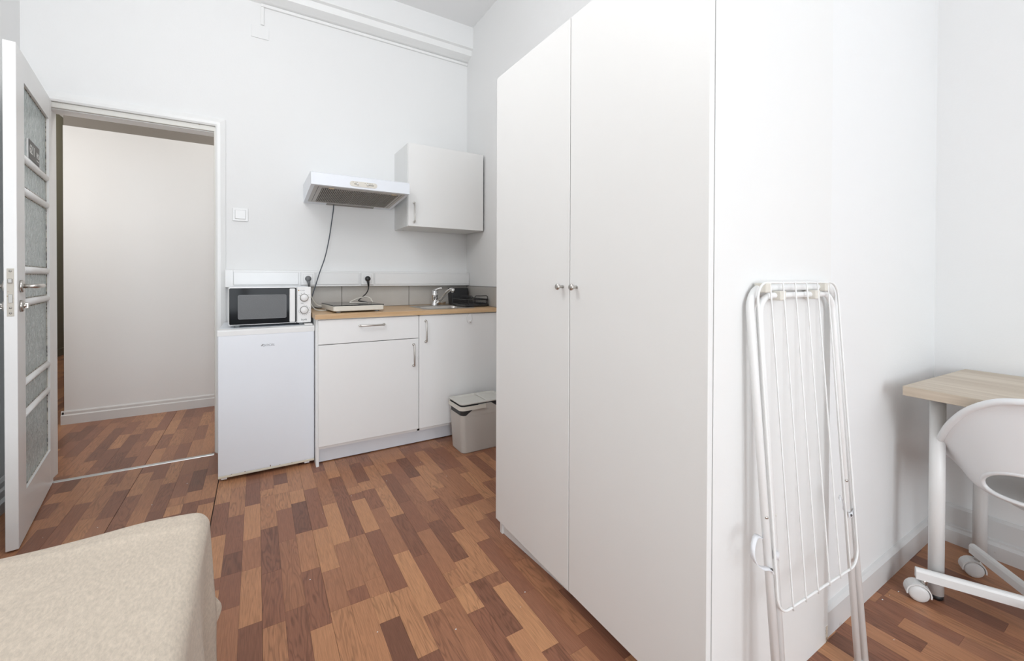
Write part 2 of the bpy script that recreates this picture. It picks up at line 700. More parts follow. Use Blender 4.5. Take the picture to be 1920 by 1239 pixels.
# ---- laminate strips: (tone, near end y) per column, far to near
STRIPS = {
    -14: [(0.12, 3.115), (0.64, 2.991), (0.28, 2.822), (0.6, -9)],
    -13: [(0.6, 2.985), (0.55, 2.711), (0.2, -9)],
    -12: [(0.66, 2.914), (0.34, -9)],
    -11: [(0.35, 3.098), (0.52, 2.716), (0.64, -9)],
    -10: [(0.6, 2.985), (0.28, -9)],
    -9: [(0.35, 3.181), (0.7, 2.883), (0.36, -9)],
    -8: [(0.35, 3.046), (0.55, 2.689), (0.62, -9)],
    -7: [(0.66, 2.957), (0.3, -9)],
    -6: [(0.45, 3.042), (0.4, 2.744), (0.6, 2.649), (0.8, 2.551), (0.25, -9)],
    -5: [(0.45, 3.067), (0.08, 2.78), (0.66, 2.652), (0.22, -9)],
    -4: [(0.35, 2.96), (0.66, 2.653), (0.3, 2.595), (0.72, -9)],
    -3: [(0.75, 2.557), (0.3, 2.242), (0.8, 1.929), (0.35, 1.856), (0.75, 1.545), (0.1, -9)],
    -2: [(0.7, 2.707), (0.58, 2.389), (0.32, 2.073), (0.1, 1.928), (0.3, 1.73), (0.5, -9)],
    -1: [(0.3, 2.716), (0.25, 2.462), (0.8, 2.144), (0.5, 1.922), (0.72, 1.614), (0.2, -9)],
    0: [(0.45, 2.602), (0.7, 2.521), (0.62, 2.198), (0.2, 1.863), (0.3, 1.574), (0.58, -9)],
    1: [(0.5, 2.77), (0.15, 2.632), (0.75, 2.519), (0.7, 2.338), (0.4, 2.052), (0.45, 1.614), (0.28, -9)],
    2: [(0.65, 2.511), (0.8, 2.371), (0.08, 2.081), (0.62, 1.799), (0.3, 1.485), (0.75, -9)],
    3: [(0.65, 2.491), (0.36, 2.074), (0.78, 1.757), (0.5, 1.533), (0.68, -9)],
    4: [(0.3, 2.685), (0.5, 2.275), (0.82, 1.912), (0.52, 1.608), (0.35, 1.532), (0.7, -9)],
    5: [(0.75, 2.561), (0.28, 1.931), (0.55, 1.624), (0.58, 1.529), (0.78, 1.399), (0.1, -9)],
    6: [(0.55, 2.394), (0.65, 2.316), (0.35, 2.244), (0.82, 1.932), (0.3, 1.517), (0.75, -9)],
    7: [(0.45, 2.692), (0.2, 2.427), (0.7, 2.323), (0.35, 2.114), (0.5, 1.72), (0.85, 1.354), (0.42, -9)],
    8: [(0.38, 2.614), (0.65, 2.316), (0.75, 1.999), (0.22, 1.662), (0.35, 1.378), (0.5, -9)],
    9: [(0.62, 2.444), (0.25, 2.1), (0.34, 1.819), (0.55, 1.513), (0.62, 1.419), (0.85, 1.287), (0.3, -9)],
    10: [(0.65, 2.591), (0.4, 2.283), (0.45, 1.863), (0.2, 1.55), (0.72, 1.414), (0.2, 1.141), (0.8, -9)],
    11: [(0.65, 2.617), (0.12, 2.333), (0.66, 2.046), (0.35, 1.735), (0.72, 1.417), (0.4, 1.351), (0.9, 1.039), (0.3, -9)],
    12: [(0.5, 2.766), (0.4, 2.458), (0.7, 2.14), (0.5, 1.915), (0.66, 1.616), (0.34, 1.268), (0.42, 0.987), (0.58, -9)],
    13: [(0.4, 2.663), (0.66, 2.306), (0.5, 1.986), (0.34, 1.917), (0.66, 1.759), (0.42, 1.424), (0.5, 1.029), (0.3, -9)],
    14: [(0.5, 2.694), (0.33, 2.327), (0.5, 1.98), (0.3, 1.921), (0.6, 1.791), (0.3, 1.445), (0.45, 1.215), (0.2, -9)],
    15: [(0.6, 2.655), (0.36, 2.325), (0.45, 2.237), (0.7, 1.915), (0.5, -9)],
    16: [(0.5, 2.451), (0.62, 2.079), (0.35, -9)],
    17: [(0.5, 2.438), (0.28, 2.097), (0.6, -9)],
    18: [(0.4, 2.44), (0.6, -9)],
    24: [(0.3, -9)],
    25: [(0.66, -9)],
    26: [(0.22, 0.441), (0.6, -9)],
    27: [(0.35, 0.515), (0.66, -9)],
    28: [(0.6, 0.594), (0.33, 0.388), (0.5, -9)],
    29: [(0.3, 0.59), (0.62, -9)],
    30: [(0.4, -9)],
    31: [(0.5, 0.495), (0.15, 0.327), (0.6, -9)],
    32: [(0.55, -9)],
    33: [(0.6, 0.466), (0.3, -9)],
}

PX0, PW = 0.0135, 0.0661


def strip_cells():
    rnd = random.Random(11)
    cells = []
    tones = [0.12, 0.2, 0.3, 0.34, 0.38, 0.45, 0.5, 0.55, 0.6, 0.65, 0.7, 0.78]
    for k in range(-39, 40):
        xa, xb = PX0 + k * PW, PX0 + (k + 1) * PW
        # spans of y to cover
        spans = []
        if xb < FX + 0.03 and xa > LX - 0.07:
            spans.append((3.297, REAR))
        if xa > -2.5 and xb < 1.25:
            spans.append((9.6, 3.297))
        for far, near in spans:
            known = []
            if far < 3.3 and k in STRIPS:
                L = STRIPS[k]
                start = None
                y = None
                for tone, yn in L:
                    if yn == -9:
                        yn = (y if y is not None else 0.62) - rnd.uniform(0.30, 0.38)
                    if y is None:
                        y = min(far, max(yn + rnd.uniform(0.28, 0.36), yn + 0.05))
                        if far - y < 0.12:
                            y = far
                        if k >= 24:
                            y = 0.64
                    known.append((y, yn, tone))
                    y = yn
            y = far
            out = []
            ktop = known[0][0] if known else None
            kbot = known[-1][1] if known else None
            while y > near + 1e-4:
                if known and y > ktop + 1e-4:
                    ln = rnd.uniform(0.3, 0.37)
                    yn = y - ln
                    if yn < ktop + 0.1:
                        yn = ktop
                    out.append((y, yn, rnd.choice(tones)))
                    y = yn
                elif known and abs(y - ktop) < 1e-4:
                    out += known
                    y = kbot
                    known = []
                else:
                    yn = max(near, y - rnd.uniform(0.29, 0.37))
                    out.append((y, yn, rnd.choice(tones)))
                    y = yn
            for a, b, t in out:
                a2, b2 = min(a, far), max(b, near)
                if a2 - b2 > 0.004:
                    cells.append((k, xa, xb, b2, a2, t, rnd.random()))
    return cells


def project(x, y, z=0.0):
    q = Vector((x, y, z - CAM_H))
    a, b, c = q.dot(r3), q.dot(u3), q.dot(f2)
    if c < 0.05:
        return None
    return 960 + 788.375 * a / c, 527.37 - 788.375 * b / c, c


def strip_seen(x, y):
    p = project(x, y)
    if p is None or not (-25 < p[0] < 1945 and p[1] < 1275):
        return False
    if y > 3.297:                                   # hall, seen through the doorway
        xd = x * 3.37 / y
        return y < 4.58 and -0.996 < xd < -0.23
    if x < -0.11 and y < 1.40:                      # under the bed
        return False
    if y > 2.83 and x > -0.2:                       # under fridge and cabinet
        return False
    if x > 0.93:
        yc = y * 0.91 / x
        if 0.60 < yc < 1.64 or (y > 0.62 and x * 1.633 / y > 0.93 and y < 1.64):
            return False
        if y < 0.62 and x < 1.5:
            return False
        if x > 1.56 and y > 0.62:
            return False
    return True


cells = strip_cells()
seen = []
rest = []
for c in cells:
    k, xa, xb, ya, yb, t, s = c
    xm = (xa + xb) / 2
    if any(strip_seen(xm, yy) for yy in (ya + 0.02, (ya + yb) / 2, yb - 0.02)):
        d = max(0.3, math.hypot(xm, (ya + yb) / 2))
        seen.append(((yb - ya) / d ** 3, c))
    else:
        rest.append(c)
seen.sort(key=lambda q: -q[0])
rest += [c for _, c in seen[295:]]
seen = [c for _, c in seen[:295]]
STRIP_ME = bpy.data.meshes.new('floor_strip')
bm = box((-0.5, -0.5, -0.004), (0.5, 0.5, 0.0))
bm.to_mesh(STRIP_ME)
bm.free()
STRIP_ME.materials.append(LAM)


def gaps(k):
    """a wider joint where one board of three strips meets the next"""
    wide = {-3: 0.0022, -9: 0.0012}
    return wide.get(k, 0.0004 if k % 3 == 0 else 0.0002), wide.get(k + 1, 0.0004 if (k + 1) % 3 == 0 else 0.0002)


base = WORLD_LOC['floor']
for k, xa, xb, ya, yb, t, s in seen:
    ga, gb = gaps(k)
    o = bpy.data.objects.new('floor_strip', STRIP_ME)
    o.parent = floor
    o.scale = (xb - xa - ga - gb, yb - ya - 0.0004, 1)
    o.location = Vector(((xa + ga + xb - gb) / 2, (ya + yb) / 2, 0)) - base
    tt = min(1, max(0, t + (s - 0.5) * 0.06))
    o.color = (tt, s, 0, 1)
    COL.objects.link(o)
bm = bmesh.new()
lay = bm.loops.layers.float_color.new('tone')
for k, xa, xb, ya, yb, t, s in rest:
    ga, gb = gaps(k)
    n0 = len(bm.faces)
    add_box(bm, (xa + ga, ya + 0.0003, -0.004), (xb - gb, yb - 0.0003, 0))
    bm.faces.ensure_lookup_table()
    for f in bm.faces[n0:]:
        for l in f.loops:
            l[lay] = (t, s, 0, 1)
tag(obj('floor_strips', bm, LAMS, floor), kind='stuff')

# pale specks of debris scattered on the laminate
bm = bmesh.new()
rnd = random.Random(21)
SPK = [(0.05, 2.42), (0.17, 1.74), (0.33, 1.37), (0.62, 2.37), (0.78, 1.22), (0.83, 1.27), (0.55, 1.25), (0.42, 2.30), (0.93, 2.25),
       (1.02, 2.10), (0.27, 2.20), (-0.62, 2.60), (-0.45, 2.72), (-0.80, 2.62), (-0.33, 2.90), (0.86, 2.50), (1.72, 0.50), (1.95, 0.58), (1.9, 0.585), (2.0, 0.57)]
for x, y in SPK:
    r = rnd.uniform(0.0010, 0.0026)
    add_box(bm, (x - r, y - r * 0.7, 0.0), (x + r, y + r * 0.7, r * 0.8), r * 0.25, 1)
tag(obj('floor_specks', bm, PLAS, floor), kind='stuff')

# ---- walls
DX0, DX1, DZ = -0.986, -0.236, 2.073            # clear door opening
bm = bmesh.new()
add_box(bm, (LX - 0.1, KY, 0), (DX0 - 0.02, KY + TK, CZ + 0.3))
add_box(bm, (DX1 + 0.02, KY, 0), (RX + 0.1, KY + TK, CZ + 0.3))
add_box(bm, (DX0 - 0.02, KY, DZ + 0.02), (DX1 + 0.02, KY + TK, CZ + 0.3))
wall_back = struct('wall_back', bm, WALL)
struct('wall_back_beam', box((LX, 3.208, 3.066), (RX, KY, CZ)), WALL)     # beam over the moulding
struct('wall_left', box((LX - 0.1, REAR, 0), (LX, KY, CZ)), WALL)
bm = bmesh.new()
add_box(bm, (RX, SY + 0.02, 0), (RX + 0.1, KY, CZ))
wall_right = struct('wall_right', bm, WALL)
struct('wall_side', box((RX - 0.02, SY, 0), (FX, SY + 0.1, CZ)), WALL)
struct('wall_far_right', box((FX, REAR, 0), (FX + 0.1, SY + 0.1, CZ)), WALL)
struct('ceiling', box((LX - 0.1, REAR - 0.1, CZ), (FX + 0.1, KY, CZ + 0.12)), CEIL)
# rear wall with two tall windows, behind the camera
WZ0, WZ1 = 0.45, 2.75
bm = bmesh.new()
WIN = ((-0.98, 0.62), (1.05, 2.45))
add_box(bm, (LX - 0.1, REAR - 0.16, 0), (FX + 0.1, REAR, WZ0))
add_box(bm, (LX - 0.1, REAR - 0.16, WZ1), (FX + 0.1, REAR, CZ))
add_box(bm, (LX - 0.1, REAR - 0.16, WZ0), (WIN[0][0], REAR, WZ1))
add_box(bm, (WIN[0][1], REAR - 0.16, WZ0), (WIN[1][0], REAR, WZ1))
add_box(bm, (WIN[1][1], REAR - 0.16, WZ0), (FX + 0.1, REAR, WZ1))
struct('wall_front', bm, WALL)
for i, (xa, xb) in enumerate(WIN):
    xm = (xa + xb) / 2
    bm = bmesh.new()
    for lo, hi in (((xa, WZ0), (xa + 0.05, WZ1)), ((xb - 0.05, WZ0), (xb, WZ1)),
                   ((xm - 0.045, WZ0), (xm + 0.045, WZ1)), ((xa, WZ0), (xb, WZ0 + 0.06)),
                   ((xa, WZ1 - 0.05), (xb, WZ1)), ((xa, 2.15), (xb, 2.21))):
        add_box(bm, (lo[0], REAR - 0.10, lo[1]), (hi[0], REAR - 0.05, hi[1]))
    struct('window_%d' % (i + 1), bm, TRIM)

# ---- hall beyond the door
HY = 4.55
bm = bmesh.new()
add_box(bm, (-1.27, HY, 0), (1.3, HY + 0.12, 2.30))
add_box(bm, (-1.27, HY + 0.12, 0), (-1.15, 9.6, 3.47))
struct('wall_hall', bm, HALLW)
struct('wall_hall_upper', box((-1.27, HY + 0.012, 2.30), (1.3, HY + 0.12, 3.47)), TAUPE)
struct('wall_corridor', box((-2.55, KY + TK, 0), (-2.43, 9.6, 3.47)), OLIVE)
struct('wall_corridor_end', box((-2.55, 9.6, 0), (-1.15, 9.7, 3.47)), HALLW)
struct('wall_hall_right', box((1.2, KY + TK, 0), (1.3, HY, 3.47)), HALLW)
bm = bmesh.new()
add_box(bm, (-2.55, KY, 0), (LX - 0.1, KY + TK, 3.47))
struct('wall_hall_front', bm, HALLW)
struct('ceiling_hall', box((-2.55, KY + TK, 3.47), (1.3, 9.7, 3.55)), CEIL)
# hall skirting: tall board with a stepped top
prof = [(HY, 0), (HY - 0.016, 0), (HY - 0.016, 0.068), (HY - 0.010, 0.076), (HY - 0.010, 0.094), (HY - 0.004, 0.104), (HY, 0.104)]
bm = prism_x(prof, -1.286, 1.2)
add_prism(bm, [(-1.27 - (HY - p[0]), p[1]) for p in prof], lambda p: (p[0], HY - 0.01, p[1]), lambda p: (p[0], 9.6, p[1]))
struct('baseboard_hall', bm, SKIRT)
struct('baseboard_corridor', box((-2.43, KY + TK, 0), (-2.412, 9.6, 0.10)), OLIVE)

# ---- moulding below the beam and its parts
mp = [(KY, 2.985), (3.290, 2.998), (3.238, 3.014), (3.226, 3.054), (3.203, 3.060), (3.203, 3.070), (KY, 3.070)]
struct('trim_1', prism_x(mp, LX, RX), TRIM)
# door casing, lining and rebate strip
bm = bmesh.new()
CW = 0.053
cas = [(0, 0), (0.020, 0.0), (0.026, 0.010), (0.026, 0.026), (0.018, 0.044), (0.014, CW), (0, CW)]   # (proud, across)
bm2 = bmesh.new()
x1 = DX1 + 0.010


def cas_v(xe, sgn):
    return lambda z: (lambda p: (xe + sgn * p[1], KY - p[0], z(p)))


add_prism(bm2, cas, cas_v(x1, 1)(lambda p: 0.0), cas_v(x1, 1)(lambda p: DZ + 0.036 + p[1]))
x0 = DX0 - 0.010
add_prism(bm2, cas, cas_v(x0, -1)(lambda p: 0.0), cas_v(x0, -1)(lambda p: DZ + 0.036 + p[1]))
add_prism(bm2, cas, lambda p: (x0 - p[1], KY - p[0], DZ + 0.036 + p[1]), lambda p: (x1 + p[1], KY - p[0], DZ + 0.036 + p[1]))
trim2 = struct('trim_2', bm2, TRIM)
bm = bmesh.new()
add_box(bm, (DX1, KY + 0.012, 0), (DX1 + 0.021, KY + TK + 0.005, DZ + 0.021))
add_box(bm, (DX0 - 0.021, KY + 0.012, 0), (DX0, KY + TK + 0.005, DZ + 0.021))
add_box(bm, (DX0, KY + 0.012, DZ), (DX1, KY + TK + 0.005, DZ + 0.021))
obj('door_lining', bm, TRIM, trim2)
bm = bmesh.new()
add_box(bm, (DX1 + 0.001, KY - 0.006, 0), (DX1 + 0.011, KY + 0.013, DZ + 0.03), 0.003)
add_box(bm, (DX0 - 0.011, KY - 0.006, 0), (DX0 - 0.001, KY + 0.013, DZ + 0.03), 0.003)
add_box(bm, (DX0, KY - 0.006, DZ + 0.004), (DX1 + 0.008, KY + 0.013, DZ + 0.036), 0.004)
obj('rebate_strip', bm, WORN, trim2)
# threshold strip with screws
prof = [(3.281, 0.0), (3.283, 0.003), (3.291, 0.0055), (3.303, 0.0055), (3.311, 0.003), (3.313, 0.0)]
tr3 = struct('trim_3', prism_x([(p[0], p[1] + 0.0003) for p in prof], DX0, DX1), ALU)
for i in range(5):
    x = DX0 + 0.09 + i * 0.137
    obj('screw', lathe([(0.0, 0.0068), (0.003, 0.0066), (0.0045, 0.0056)], (x, 3.297, 0), (0, 0, 1), 12), STEEL, tr3)
# skirtings of the room
bl = [(LX, 0), (LX + 0.046, 0), (LX + 0.046, 0.052), (LX + 0.030, 0.060), (LX + 0.030, 0.094), (LX + 0.018, 0.100), (LX + 0.018, 0.126), (LX + 0.006, 0.138), (LX, 0.138)]
bm = bmesh.new()
add_prism(bm, bl, lambda p: (p[0], REAR, p[1]), lambda p: (p[0], KY, p[1]))
struct('baseboard_left', bm, SKIRT)
bs = [(SY, 0), (SY - 0.015, 0), (SY - 0.015, 0.078), (SY - 0.008, 0.088), (SY, 0.092)]
struct('baseboard_side', prism_x(bs, RX - 0.02, FX), SKIRT)
br = [(FX, 0.0), (FX - 0.030, 0.0), (FX - 0.030, 0.055), (FX - 0.020, 0.066), (FX - 0.020, 0.074), (FX - 0.013, 0.076), (FX - 0.013, 0.150), (FX - 0.005, 0.160), (FX, 0.160)]
bm = bmesh.new()
add_prism(bm, br, lambda p: (p[0], REAR, p[1]), lambda p: (p[0], SY - 0.015, p[1]))
struct('baseboard_right', bm, SKIRT)
# splashback tiles on the kitchen wall and the niche wall
obj('tile_joint', box((0.24, KY - 0.006, 0.915), (RX, KY, 1.076)), GROUT, wall_back)
for xa, xb in ((0.24, 0.536), (0.5395, 1.0425), (1.046, RX - 0.002)):
    obj('tile', box((xa, KY - 0.010, 0.9195), (xb, KY - 0.003, 1.074), 0.001, 1), TILE, wall_back)
obj('tile_joint', box((RX - 0.006, 2.70, 0.915), (RX, KY - 0.01, 1.072)), GROUT, wall_right)
for ya, yb in ((2.70, 2.812), (2.8155, KY - 0.0125)):
    obj('tile', box((RX - 0.010, ya, 0.9195), (RX - 0.003, yb, 1.068), 0.001, 1), TILE, wall_right)

# ---- the open door with its panes of patterned glass
LWD, LT = 0.752, 0.037
ang = math.atan2(-0.988, 0.154)
door = thing('door_1', 'open white door with six patterned glass panes, swung in at the left', 'door', (-0.962, 3.288, 0), ang)
door['kind'] = 'structure'
WORLD_LOC.pop('door_1')
# local: x along the leaf from the hinge, +y is the face turned to the room (left of x), z up
S0, S1 = 0.072, 0.615            # stile inner edges
G = 0.012                         # glass recess
rows = [(0.205, 0.512), (0.548, 0.652), (0.688, 1.005), (1.041, 1.150), (1.186, 1.500), (1.538, 1.645), (1.681, 1.985)]
bm = bmesh.new()
Z0, Z1 = 0.008, 2.103
add_box(bm, (0, -LT, Z0), (S0, 0, Z1), 0.0015, 1)
add_box(bm, (S1, -LT, Z0), (LWD, 0, Z1), 0.0015, 1)
add_box(bm, (S0 - 0.002, -LT, Z0), (S1 + 0.002, -0.0005, rows[0][0]), 0.0)
add_box(bm, (S0 - 0.002, -LT, rows[-1][1]), (S1 + 0.002, -0.0005, Z1), 0.0)
obj('door_frame', bm, TRIM, door, False)
for i in range(len(rows) - 1):
    za, zb = rows[i][1], rows[i + 1][0]
    zc, h = (za + zb) / 2, (zb - za) / 2
    poly = [(-LT - 0.002, zc - h * 0.55)] + [(-LT / 2 + (LT / 2 + 0.0015) * math.sin(a), zc - h * math.cos(a)) for a in [PI * q / 10 for q in range(0, 11)]] + [(-LT - 0.002, zc + h * 0.55)]
    bm = bmesh.new()
    add_prism(bm, poly, lambda p: (S0, p[0], p[1]), lambda p: (S1, p[0], p[1]), True)
    obj('glazing_bar', bm, TRIM, door, False)
for za, zb in rows:
    obj('glass_pane', box((S0 - 0.004, -LT / 2 - 0.003, za - 0.004), (S1 + 0.004, -G, zb + 0.004)), GLASSD, door, False)
bm = bmesh.new()
for za, zb in rows:       # dark crumbling putty line round each pane
    y0, y1 = -G, -G + 0.0022
    add_box(bm, (S0, y0, za), (S0 + 0.0035, y1, zb))
    add_box(bm, (S0, y0, zb - 0.003), (S1, y1, zb))
    add_box(bm, (S0, y0, za), (S1, y1, za + 0.003))
obj('putty', bm, worn_paint('old_putty', (196, 190, 176), (58, 50, 44), 0.50, 60, 0.9), door, False)
# bevelled beads at the foot and head of the glazing
bm = bmesh.new()
add_prism(bm, [(-G, 0.2055), (-0.0005, 0.2055 - 0.022), (-0.0005, 0.2045 - 0.028), (-G, 0.2045 - 0.028)], lambda p: (S0, p[0], p[1]), lambda p: (S1, p[0], p[1]))
# furniture: two handles, rosettes, lock plate
for sgn in (1, -1):
    yb = 0.0 if sgn > 0 else -LT
    rx, rz_ = 0.700, 1.098
    h = obj('door_handle', lathe([(0.0, 0), (0.026, 0), (0.026, 0.007), (0.023, 0.010), (0.0, 0.010)], (rx, yb, rz_), (0, sgn, 0), 32), STEEL, door, False)
    path = [(rx, yb + sgn * 0.008, rz_), (rx, yb + sgn * 0.036, rz_)] + [(rx - 0.012 * (1 - math.cos(a)), yb + sgn * (0.036 + 0.012 * math.sin(a)), rz_) for a in (0.5, 1.0, PI / 2)] + [(rx - 0.115, yb + sgn * 0.048, rz_), (rx - 0.128, yb + sgn * 0.044, rz_), (rx - 0.140, yb + sgn * 0.036, rz_)]
    obj('lever', tube(path, [0.009] * (len(path) - 2) + [0.009, 0.008], 14), STEEL, h, False)
    k = obj('thumb_turn_rosette', lathe([(0.0, 0), (0.025, 0), (0.025, 0.007), (0.022, 0.010), (0.0, 0.010)], (rx, yb, 1.015), (0, sgn, 0), 32), STEEL, door, False)
    bm = bmesh.new()
    add_lathe(bm, [(0.0, 0.008), (0.009, 0.008), (0.009, 0.018), (0.0, 0.018)], (rx, yb, 1.015), (0, sgn, 0), 18)
    add_box(bm, (rx - 0.004, min(yb + sgn * 0.012, yb + sgn * 0.024), 1.003), (rx + 0.004, max(yb + sgn * 0.012, yb + sgn * 0.024), 1.027), 0.002)
    obj('thumb_turn', bm, STEEL, k, False)
lp = obj('lock_plate', box((LWD - 0.0005, -LT / 2 - 0.010, 0.975), (LWD + 0.0016, -LT / 2 + 0.010, 1.172), 0.0005, 1), worn_paint('worn_lock_plate', (196, 190, 178), (150, 120, 92), 0.6, 40, 0.35), door, False)
obj('latch', box((LWD + 0.001, -LT / 2 - 0.007, 1.112), (LWD + 0.008, -LT / 2 + 0.006, 1.130), 0.002), DULL, lp, False)
obj('bolt', box((LWD + 0.001, -LT / 2 - 0.006, 1.030), (LWD + 0.003, -LT / 2 + 0.006, 1.066), 0.0008, 1), DULL, lp, False)
for zz in (1.161, 1.010, 0.988):
    obj('screw', lathe([(0.0, 0.0026), (0.0035, 0.0022), (0.0045, 0.0012)], (LWD + 0.0005, -LT / 2, zz), (1, 0, 0), 12), DULL, lp, False)
# room number sign stuck to the top pane
sg = thing('room_sign', 'small charcoal room number sign stuck to the top glass pane of the door', 'sign', (-0.962, 3.288, 0), ang)
WORLD_LOC.pop('room_sign')
sx1, sx0, sz0, sz1 = 0.500, 0.283, 1.6825, 1.770
pl_ = obj('sign_plate', box((sx0, -G + 0.0005, sz0), (sx1, -G + 0.008, sz1), 0.0006, 1), SIGN, sg, False)
obj('sign_backing', box((sx0 - 0.0005, -G + 0.0002, sz0 - 0.0005), (sx1 + 0.004, -G + 0.006, sz1 + 0.0005)), PLAS, sg, False)
ysg = -G + 0.0082
lettering('lettering', '6211', 0.060, (sx1 - 0.006, ysg, sz0 + 0.026), (-1, 0, 0), (0, 0, 1), WHITEINK, pl_, 0.0004, squash=0.92)
lettering('lettering', 'HO', 0.040, (sx1 - 0.150, ysg, sz0 + 0.030), (-1, 0, 0), (0, 0, 1), WHITEINK, pl_, 0.0004, squash=1.0)
lettering('lettering', 'rooms', 0.015, (sx1 - 0.152, ysg, sz0 + 0.014), (-1, 0, 0), (0, 0, 1), WHITEINK, pl_, 0.0003, squash=1.35)

# ================================================================ THE THINGS
# ---------------------------------------------------------------- wardrobe
WX, WY0, WY1, WM = 0.910, 0.606, 1.633, 1.122
WB, WT = 0.068, 2.022
w = thing('wardrobe', 'tall white two-door wardrobe with steel knobs, drying rack leaning on its side', 'wardrobe', ((WX + 1.53) / 2, (WY0 + WY1) / 2, 0))
bm = bmesh.new()
cx0, cx1 = WX + 0.0225, 1.535
add_box(bm, (cx0, WY0 + 0.001, 0.0), (cx1, WY0 + 0.019, WT + 0.004))
add_box(bm, (cx0, WY1 - 0.019, 0.0), (cx1, WY1 - 0.001, WT + 0.004))
add_box(bm, (cx0, WY0 + 0.019, WT - 0.014), (cx1, WY1 - 0.019, WT + 0.004))
add_box(bm, (cx0, WY0 + 0.019, 0.058), (cx1, WY1 - 0.019, 0.076))
add_box(bm, (cx1 - 0.006, WY0 + 0.019, 0.06), (cx1 - 0.001, WY1 - 0.019, WT))
obj('body', bm, MELA, w)
obj('plinth', prism_z([(WX + 0.029, WY1 - 0.0195), (WX + 0.061, WM), (WX + 0.072, WY0 + 0.0195), (WX + 0.088, WY0 + 0.0195), (WX + 0.077, WM), (WX + 0.045, WY1 - 0.0195)], 0.001, 0.057), MELA, w)
obj('edge_chips', box((cx1 - 0.012, WY0 + 0.0002, 0.0), (cx1 + 0.0006, WY0 + 0.0016, 0.05)), worn_paint('chipped_board_edge', (215, 205, 190), (120, 90, 60), 0.5, 60, 0.8), w)
for ya, yb, yk in ((WY0, WM - 0.0018, 1.084), (WM + 0.0018, WY1, 1.158)):
    d = obj('door', box((WX, ya, WB), (WX + 0.018, yb, WT), 0.0012, 1), MELA, w)
    obj('knob', lathe([(0.0, 0.0), (0.0052, 0.0), (0.0048, 0.014), (0.0055, 0.018), (0.0105, 0.021), (0.0110, 0.024), (0.0100, 0.0275), (0.0, 0.0282)], (WX, yk, 1.110), (-1, 0, 0), 24), STEEL, d)

# ---------------------------------------------------------------- kitchen cabinet
KX0, KX1, KF = 0.302, 1.542, 2.735


def bow_handle(parent, p, axis, length, out=0.026):
    """slim bow handle: bar on two feet, standing out in -y"""
    p = Vector(p)
    a = Vector(axis) * (length / 2)
    o = Vector((0, -out, 0))
    path = [p - a, p - a + o * 0.75, p - a + o * 0.95 + a.normalized() * 0.003, p - a + o + a.normalized() * 0.008,
            p + a + o - a.normalized() * 0.008, p + a + o * 0.95 - a.normalized() * 0.003, p + a + o * 0.75, p + a]
    bm = bmesh.new()
    add_tube(bm, path, 0.0052, 12)
    for q in (p - a, p + a):
        add_cyl(bm, q + Vector((0, -0.004, 0)), q, 0.0088, 16)
    return obj('handle', bm, STEEL, parent)


kc = thing('kitchen_cabinet', 'white base cabinet with a drawer and two doors under the oak worktop', 'cabinet', ((KX0 + KX1) / 2, 3.03, 0))
bm = bmesh.new()
yb = KF + 0.019
for xa in (KX0, KX1 - 0.016):
    poly = [(yb, 0.10), (yb + 0.002, 0.0), (KY - 0.004, 0.0), (KY - 0.004, 0.888), (yb, 0.888)]
    add_prism(bm, poly, lambda p, xa=xa: (xa, p[0], p[1]), lambda p, xa=xa: (xa + 0.016, p[0], p[1]))
add_box(bm, (0.925, yb, 0.10), (0.941, KY - 0.004, 0.888))
add_box(bm, (KX0 + 0.016, yb, 0.104), (KX1 - 0.016, KY - 0.004, 0.12))
add_box(bm, (KX0 + 0.016, KY - 0.010, 0.104), (KX1 - 0.016, KY - 0.004, 0.888))
add_box(bm, (KX0 + 0.016, yb, 0.870), (KX1 - 0.016, yb + 0.07, 0.888))
obj('body', bm, MELK, kc)
obj('plinth', box((KX0 + 0.016, 2.811, 0.006), (KX1 - 0.016, 2.825, 0.122)), ENAM, kc)
d = obj('drawer', box((0.3115, KF, 0.7365), (0.9285, KF + 0.018, 0.8825), 0.0012, 1), MELK, kc)
bow_handle(d, (0.624, KF, 0.8395), (1, 0, 0), 0.148)
d = obj('door', box((0.3115, KF, 0.124), (0.9285, KF + 0.018, 0.7325), 0.0012, 1), MELK, kc)
bow_handle(d, (0.893, KF, 0.624), (0, 0, 1), 0.140)
d = obj('door', box((0.9325, KF, 0.124), (KX1 - 0.003, KF + 0.018, 0.8825), 0.0012, 1), MELK, kc)
bow_handle(d, (0.977, KF, 0.777), (0, 0, 1), 0.140)
for x in (0.62, 1.15):
    obj('leg', lathe([(0.0, 0.0), (0.024, 0.0), (0.024, 0.012), (0.014, 0.014), (0.014, 0.104), (0.0, 0.104)], (x, 2.838, 0), (0, 0, 1), 18), GREYP, kc)

# worktop with a cut-out for the sink
bm = bmesh.new()
WZ = 0.918
SX0, SX1, SY0, SY1 = 0.995, 1.400, 2.800, 3.205
ox0, ox1, oy0, oy1 = 0.294, RX - 0.011, 2.722, KY - 0.011
hx0, hx1, hy0, hy1 = SX0 + 0.03, SX1 - 0.03, SY0 + 0.03, SY1 - 0.09
for a, b, c, d_ in ((ox0, oy0, hx0, oy1), (hx1, oy0, ox1, oy1), (hx0, oy0, hx1, hy0), (hx0, hy1, hx1, oy1)):
    add_box(bm, (a, b, 0.8895), (c, d_, WZ))
bmesh.ops.remove_doubles(bm, verts=bm.verts, dist=1e-6)
tag(obj('worktop', bm, OAK), 'light oak worktop lying on the white base cabinet', 'worktop')

